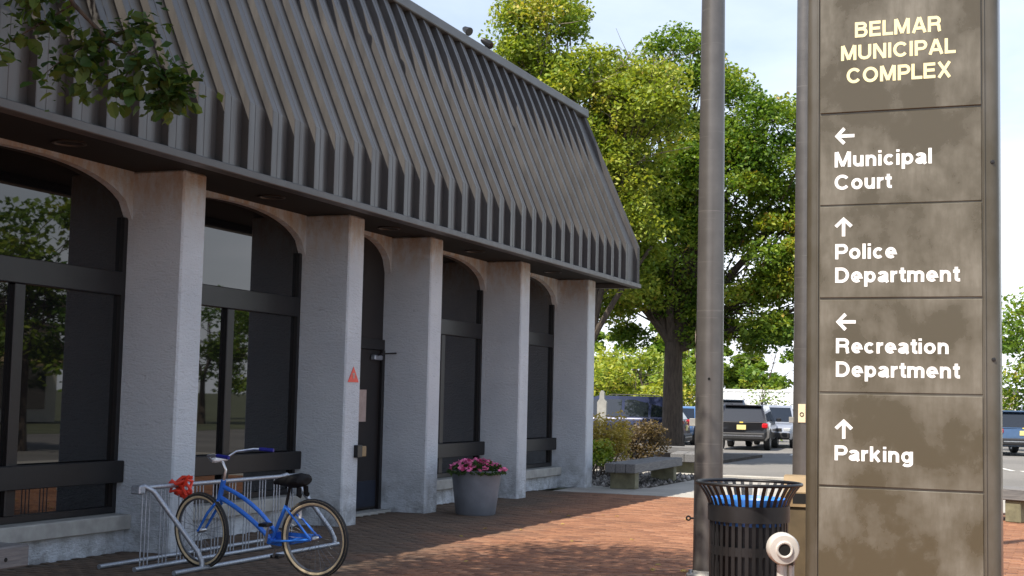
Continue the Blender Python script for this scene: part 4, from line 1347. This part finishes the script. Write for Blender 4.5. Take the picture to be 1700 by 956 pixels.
# ================================================================ cars
def car(name, label, loc, rz, mat, kind='suv', plate=True, group='cars in the parking lot'):
    """local +X is forward, rear bumper at x=0"""
    e = empty(name, label, 'car', loc, rz, group)
    L, W, H = {'suv': (4.45, 1.80, 1.56), 'bigsuv': (4.95, 1.92, 1.76), 'sedan': (4.6, 1.80, 1.45), 'pickup': (5.3, 1.95, 1.85)}[kind]
    zb = .30
    belt = {'suv': .97, 'bigsuv': 1.08, 'sedan': .92, 'pickup': 1.10}[kind]
    # lower body: stations (x, z top, half width, z bottom)
    hood = belt - .06
    st_ = [(0, belt - .30, W * .43, .42), (.06, belt - .06, W * .475, .34), (.35, belt, W * .5, zb), (1.2, belt, W * .5, zb - .02), (L * .55, belt - .01, W * .5, zb - .02), (L * .72, hood, W * .5, zb - .01), (L * .90, hood - .07, W * .485, zb), (L * .975, hood - .17, W * .455, .34), (L, hood - .33, W * .40, .42)]
    if kind == 'sedan': st_[1] = (.06, belt - .04, W * .46, .36)
    vs = []
    def ring(x_, zt, hw, z0):
        q = .06
        return [(x_, -hw * .90, z0), (x_, -hw, z0 + .14), (x_, -hw * 1.0, (z0 + zt) * .55), (x_, -hw * .985, zt - q), (x_, -hw * .93, zt), (x_, 0, zt + .015), (x_, hw * .93, zt), (x_, hw * .985, zt - q), (x_, hw, (z0 + zt) * .55), (x_, hw, z0 + .14), (x_, hw * .90, z0)]
    for s_ in st_: vs += ring(*s_)
    n = 11
    fs = [(i * n + k, i * n + k + 1, (i + 1) * n + k + 1, (i + 1) * n + k) for i in range(len(st_) - 1) for k in range(n - 1)]
    fs += [(i * n + n - 1, i * n, (i + 1) * n, (i + 1) * n + n - 1) for i in range(len(st_) - 1)]
    fs += [tuple(range(n)), tuple((len(st_) - 1) * n + k for k in range(n))]
    MB().add(vs, fs).build('body', mat, e, True)
    # greenhouse
    if kind == 'sedan': xs = (.55, 1.35, 2.65, 3.45)
    elif kind == 'pickup': xs = (2.0, 2.2, 3.3, 4.0)
    else: xs = (.10, .52, L * .58, L * .74)
    hwb, hwr = W * .465, W * .375
    zr = H - .03
    gv = [(xs[0], -hwb, belt - .03), (xs[1], -hwr, zr - .05), (xs[1] + .15, -hwr, zr), (xs[2] - .2, -hwr, zr + .01), (xs[2], -hwr, zr - .05), (xs[3], -hwb, belt - .06)]
    gr = [(x_, -y_, z_) for x_, y_, z_ in gv]
    top = MB()
    top.add(gv + gr, [(0, 1, 2, 3, 4, 5), (11, 10, 9, 8, 7, 6), (0, 6, 7, 1), (1, 7, 8, 2), (2, 8, 9, 3), (3, 9, 10, 4), (4, 10, 11, 5)])
    top.build('cabin', mat, e, True)
    def quad(name_, a, b, c, d_, m_, inset=.06, proud=.006):
        a, b, c, d_ = map(Vector, (a, b, c, d_))
        ctr = (a + b + c + d_) / 4
        nn = (b - a).cross(d_ - a).normalized()
        if nn.dot(ctr - Vector((L * .5, 0, belt))) < 0: nn = -nn
        ps = [p + (ctr - p).normalized() * inset + nn * proud for p in (a, b, c, d_)]
        return MB().add(ps + [p - nn * (proud + .01) for p in ps], [(0, 1, 2, 3), (0, 4, 5, 1), (1, 5, 6, 2), (2, 6, 7, 3), (3, 7, 4, 0)]).build(name_, m_, e)
    quad('rear_window', gv[0], gr[0], gr[1], gv[1], M['carglass'], .09)
    quad('windshield', gv[5], gr[5], gr[4], gv[4], M['carglass'], .07)
    for sg_, g_ in ((-1, gv), (1, gr)):
        xa, xb = xs[1], xs[2]
        def lerp(x_, t_):      # point on side plane; t_ 0 belt, 1 roof
            return Vector((x_, sg_ * (hwb + (hwr - hwb) * t_), belt - .03 + (zr - .05 - belt + .03) * t_))
        cuts = [xs[0] + .25, xs[1] + (xs[2] - xs[1]) * .22, xs[1] + (xs[2] - xs[1]) * .58, xs[3] - .15]
        tops = [xs[1] + .08, cuts[1], cuts[2], xs[2] - .05]
        for k in range(3):
            quad('side_window', lerp(cuts[k] + .02, .06), lerp(cuts[k + 1] - .02, .06), lerp(tops[k + 1] - .02, .94), lerp(tops[k] + .02, .94), M['carglass'], .03)
    # wheels
    wm = MB().lathe([(.20, -.10), (.30, -.11), (.335, -.09), (.34, 0), (.335, .09), (.30, .11), (.20, .10)], 28)
    tyre = wm.mesh('wheel', M['rubber'], True)
    rimm = MB().lathe([(.001, .075), (.06, .085), (.10, .07), (.18, .095), (.205, .10), (.21, -.10), (.18, -.095), (.10, -.07), (.001, -.075)], 24).mesh('rim', M['rim'], True)
    for x_ in (L * .19, L * .81):
        for sg_ in (-1, 1):
            w = link('wheel', tyre, e, (x_, sg_ * (W * .5 - .10), .34)); w.rotation_euler = (R(90), 0, 0)
            link('rim', rimm, w)
            MB().tube([(x_ + .385 * math.cos(R(a_)), sg_ * (W * .5 - .005), .34 + .385 * math.sin(R(a_))) for a_ in range(0, 181, 15)], .022, 6).build('wheel_arch', M['trim'], e)
    # lamps, bumpers, plate
    for sg_ in (-1, 1):
        MB().box(-.012, .20, sg_ * W * .44 - .10, sg_ * W * .44 + .10, belt - .21, belt - .045, bev=.03).build('tail_light', M['tail'], e)
        MB().box(L - .19, L - .015, sg_ * W * .36 - .13, sg_ * W * .36 + .13, hood - .31, hood - .18, bev=.03).build('headlight', M['headlamp'], e)
        MB().box(L * .66, L * .66 + .10, sg_ * (W * .5 + .09) - .09, sg_ * (W * .5 + .09) + .09, belt - .01, belt + .13, bev=.03).build('mirror', mat, e)
    MB().box(-.07, .12, -W * .45, W * .45, .36, .60, bev=.04).build('rear_bumper', M['trim'], e)
    MB().box(L - .10, L + .05, -W * .42, W * .42, .34, .56, bev=.04).build('front_bumper', M['trim'], e)
    MB().box(L - .035, L + .012, -W * .26, W * .26, .60, .72, bev=.01).build('grille', M['trim'], e)
    if plate:
        MB().box(-.085 if kind == 'sedan' else -.016, .01, -.155, .155, .70, .86, bev=.004).build('number_plate', M['plate'], e)
    if kind in ('suv', 'bigsuv'):
        MB().box(-.074, -.02, -W * .40, W * .40, .47, .515, bev=.008).build('bumper_strip', M['chrome'], e)
        MB().box(.42, .66, -W * .34, W * .34, zr - .04, zr + .012, bev=.012).build('spoiler', mat, e)
        for sg_ in (-1, 1):
            MB().tube([(.9, sg_ * W * .34, zr), (1.0, sg_ * W * .34, zr + .05), (2.3, sg_ * W * .34, zr + .05), (2.4, sg_ * W * .34, zr)], .014, 6).build('roof_rail', M['trim'], e)
        MB().box(-.022, .0, -.065, .065, .925, .965, bev=.01).build('emblem', M['yellow'], e)
    return e
car('parked_car', 'navy blue large car parked side-on behind the tree trunk', (42.2, 3.25, -.04), R(97), M['car_navy'], 'bigsuv')
car('parked_car', 'black car seen from behind with yellow plate beside the lamp pole', (46.5, 2.48, -.045), R(6), M['car_black'], 'suv')
car('parked_car', 'silver car facing the plaza, parked past the black car', (54.3, 2.7, -.04), R(186), M['car_silver'], 'suv')
car('parked_car', 'light blue car nose-out behind the tree trunk', (54.0, 6.2, -.04), R(184), M['car_blue'], 'sedan')
car('parked_car', 'slate car with roof rails hidden behind the black car', (57.5, 5.6, -.04), R(10), M['car_slate'], 'bigsuv')
car('parked_car', 'steel blue car parked past the directory sign near the road', (50.0, -6.46, -.04), R(20), M['car_steel'], 'suv')
car('parked_car', 'dark pickup parked beyond the steel blue car at the lot edge', (63.5, -7.4, -.04), R(15), M['car_black'], 'pickup')

# white container, yellow boards, far shed
e = empty('white_container', 'long white corrugated container at the far side of the lot', 'container', (101, 19.5, -.04), R(-98))
MB().box(0, 18, 0, 2.4, .02, 2.55).build('body', M['containerwhite'], e)
fl = MB().box(-.06, .06, -.035, 0, .1, 2.45).mesh('corrugation', M['containerwhite'])
fl2 = MB().box(-.06, .06, 2.4, 2.435, .1, 2.45).mesh('corrugation', M['containerwhite'])
for k in range(56):
    link('corrugation', fl2, e, (.3 + k * .315, 0, 0))
    if k % 2: link('corrugation', fl, e, (.3 + k * .315, 0, 0))
MB().box(-.05, 18.05, -.05, 2.45, 2.45, 2.62).build('top_rail', M['whitepaint'], e)
for (y_, z0, z1, lab) in ((8.35, 1.78, 2.25, 'yellow board on the white container, upper of two'), (8.45, .95, 1.25, 'yellow board on the white container, lower of two')):
    o = MB().box(-.02, .02, -.45, .45, 0, z1 - z0, bev=.004).build('yellow_board', M['yellow'], None)
    o.location = (98.75, y_, z0 - .04); o.rotation_euler.z = R(-8); tag(o, lab, 'sign')
e = empty('far_shed', 'pale low shed roof far behind the white container', 'building', (140, 3.0, 0), R(0))
MB().box(0, 8, -6, 8, 0, 3.2).build('wall', M['house'], e)
MB().prism([(-6.4, 3.2), (8.4, 3.2), (8.4, 3.5), (1, 4.0), (-6.4, 3.5)], 'x', -.3, 8.3).build('roof', M['coping'], e)
e = empty('white_house', 'white house wall past the trees right of the directory sign', 'house', (74, -8.0, 0), R(0))
MB().box(0, 8, -9, .6, 0, 3.6).build('wall', M['house'], e)
MB().prism([(-9.4, 3.6), (1.0, 3.6), (-4.2, 6.4)], 'x', -.3, 8.3).build('roof', M['rooftile'], e)
MB().box(-.05, .02, -2.2, -1.0, 1.1, 2.4).build('window', M['carglass'], e)

# across the road: what the tinted windows mirror
structure(MB().add([(-60, -80, -.045), (240, -80, -.045), (240, -24, -.045), (-60, -24, -.045)], [(0, 1, 2, 3)]).build('verge', M['ground']), 'grass verge across the road')
e = empty('shop_building', 'pale low shop with yellow awning across the road', 'building', (34, -44, 0))
MB().box(0, 18, 0, 9, 0, 4.2).build('wall', M['house'], e)
MB().box(-.3, 18.3, -.3, 9.3, 4.2, 4.6).build('roof', M['rooftile'], e)
MB().prism([(9.0, 3.2), (11.0, 2.5), (11.0, 2.6), (9.0, 3.4)], 'x', 1, 17).build('awning', M['awning'], e)
for k in range(4):
    MB().box(1.5 + k * 4.2, 4.6 + k * 4.2, 8.95, 9.04, .6, 2.4).build('window', M['carglass'], e)
far_tree('kerb_tree', 'kerb tree on the near side of the road, mirrored in the first window', (27.5, -15.2, 0), 2.6, 7.5, 9000, .22, M['leaf_dark'], 'trees across the road')
far_tree('roadside_tree', 'tree across the road mirrored in the second tinted window', (58, -31, 0), 3.4, 8.0, 8000, .26, M['leaf_dark'], 'trees across the road')
far_tree('roadside_tree', 'tree across the road mirrored in the tinted windows', (70, -34, 0), 3.6, 8.5, 8000, .26, M['leaf_dark'], 'trees across the road')
far_tree('roadside_tree', 'tree beside the shop across the road, mirrored in the first window', (31, -30, 0), 3.0, 7.0, 7000, .26, M['leaf_dark'], 'trees across the road')

# ================================================================ fallen leaves
fallen = [leaf_geo(t_) for t_ in (.9, 1.0)]
for me in fallen:
    me.materials.clear(); me.materials.append(M['leaf_gold'])
for k in range(26):
    x_, y_ = random.uniform(11.3, 19.5), random.uniform(-5.2, -.9)
    if k < 7: x_, y_ = 12.35 + random.uniform(-.2, .35), -4.62 + random.uniform(-.1, .35)
    o = link('fallen_leaf', random.choice(fallen), None, (x_, y_, .008))
    o.rotation_euler = (random.uniform(-.3, .3), random.uniform(-.2, .2), random.uniform(0, 6.28))
    o.scale = (.7,) * 3
    tag(o, 'small yellow fallen leaf lying on the brick paving', 'leaf', 'fallen leaves on the bricks')
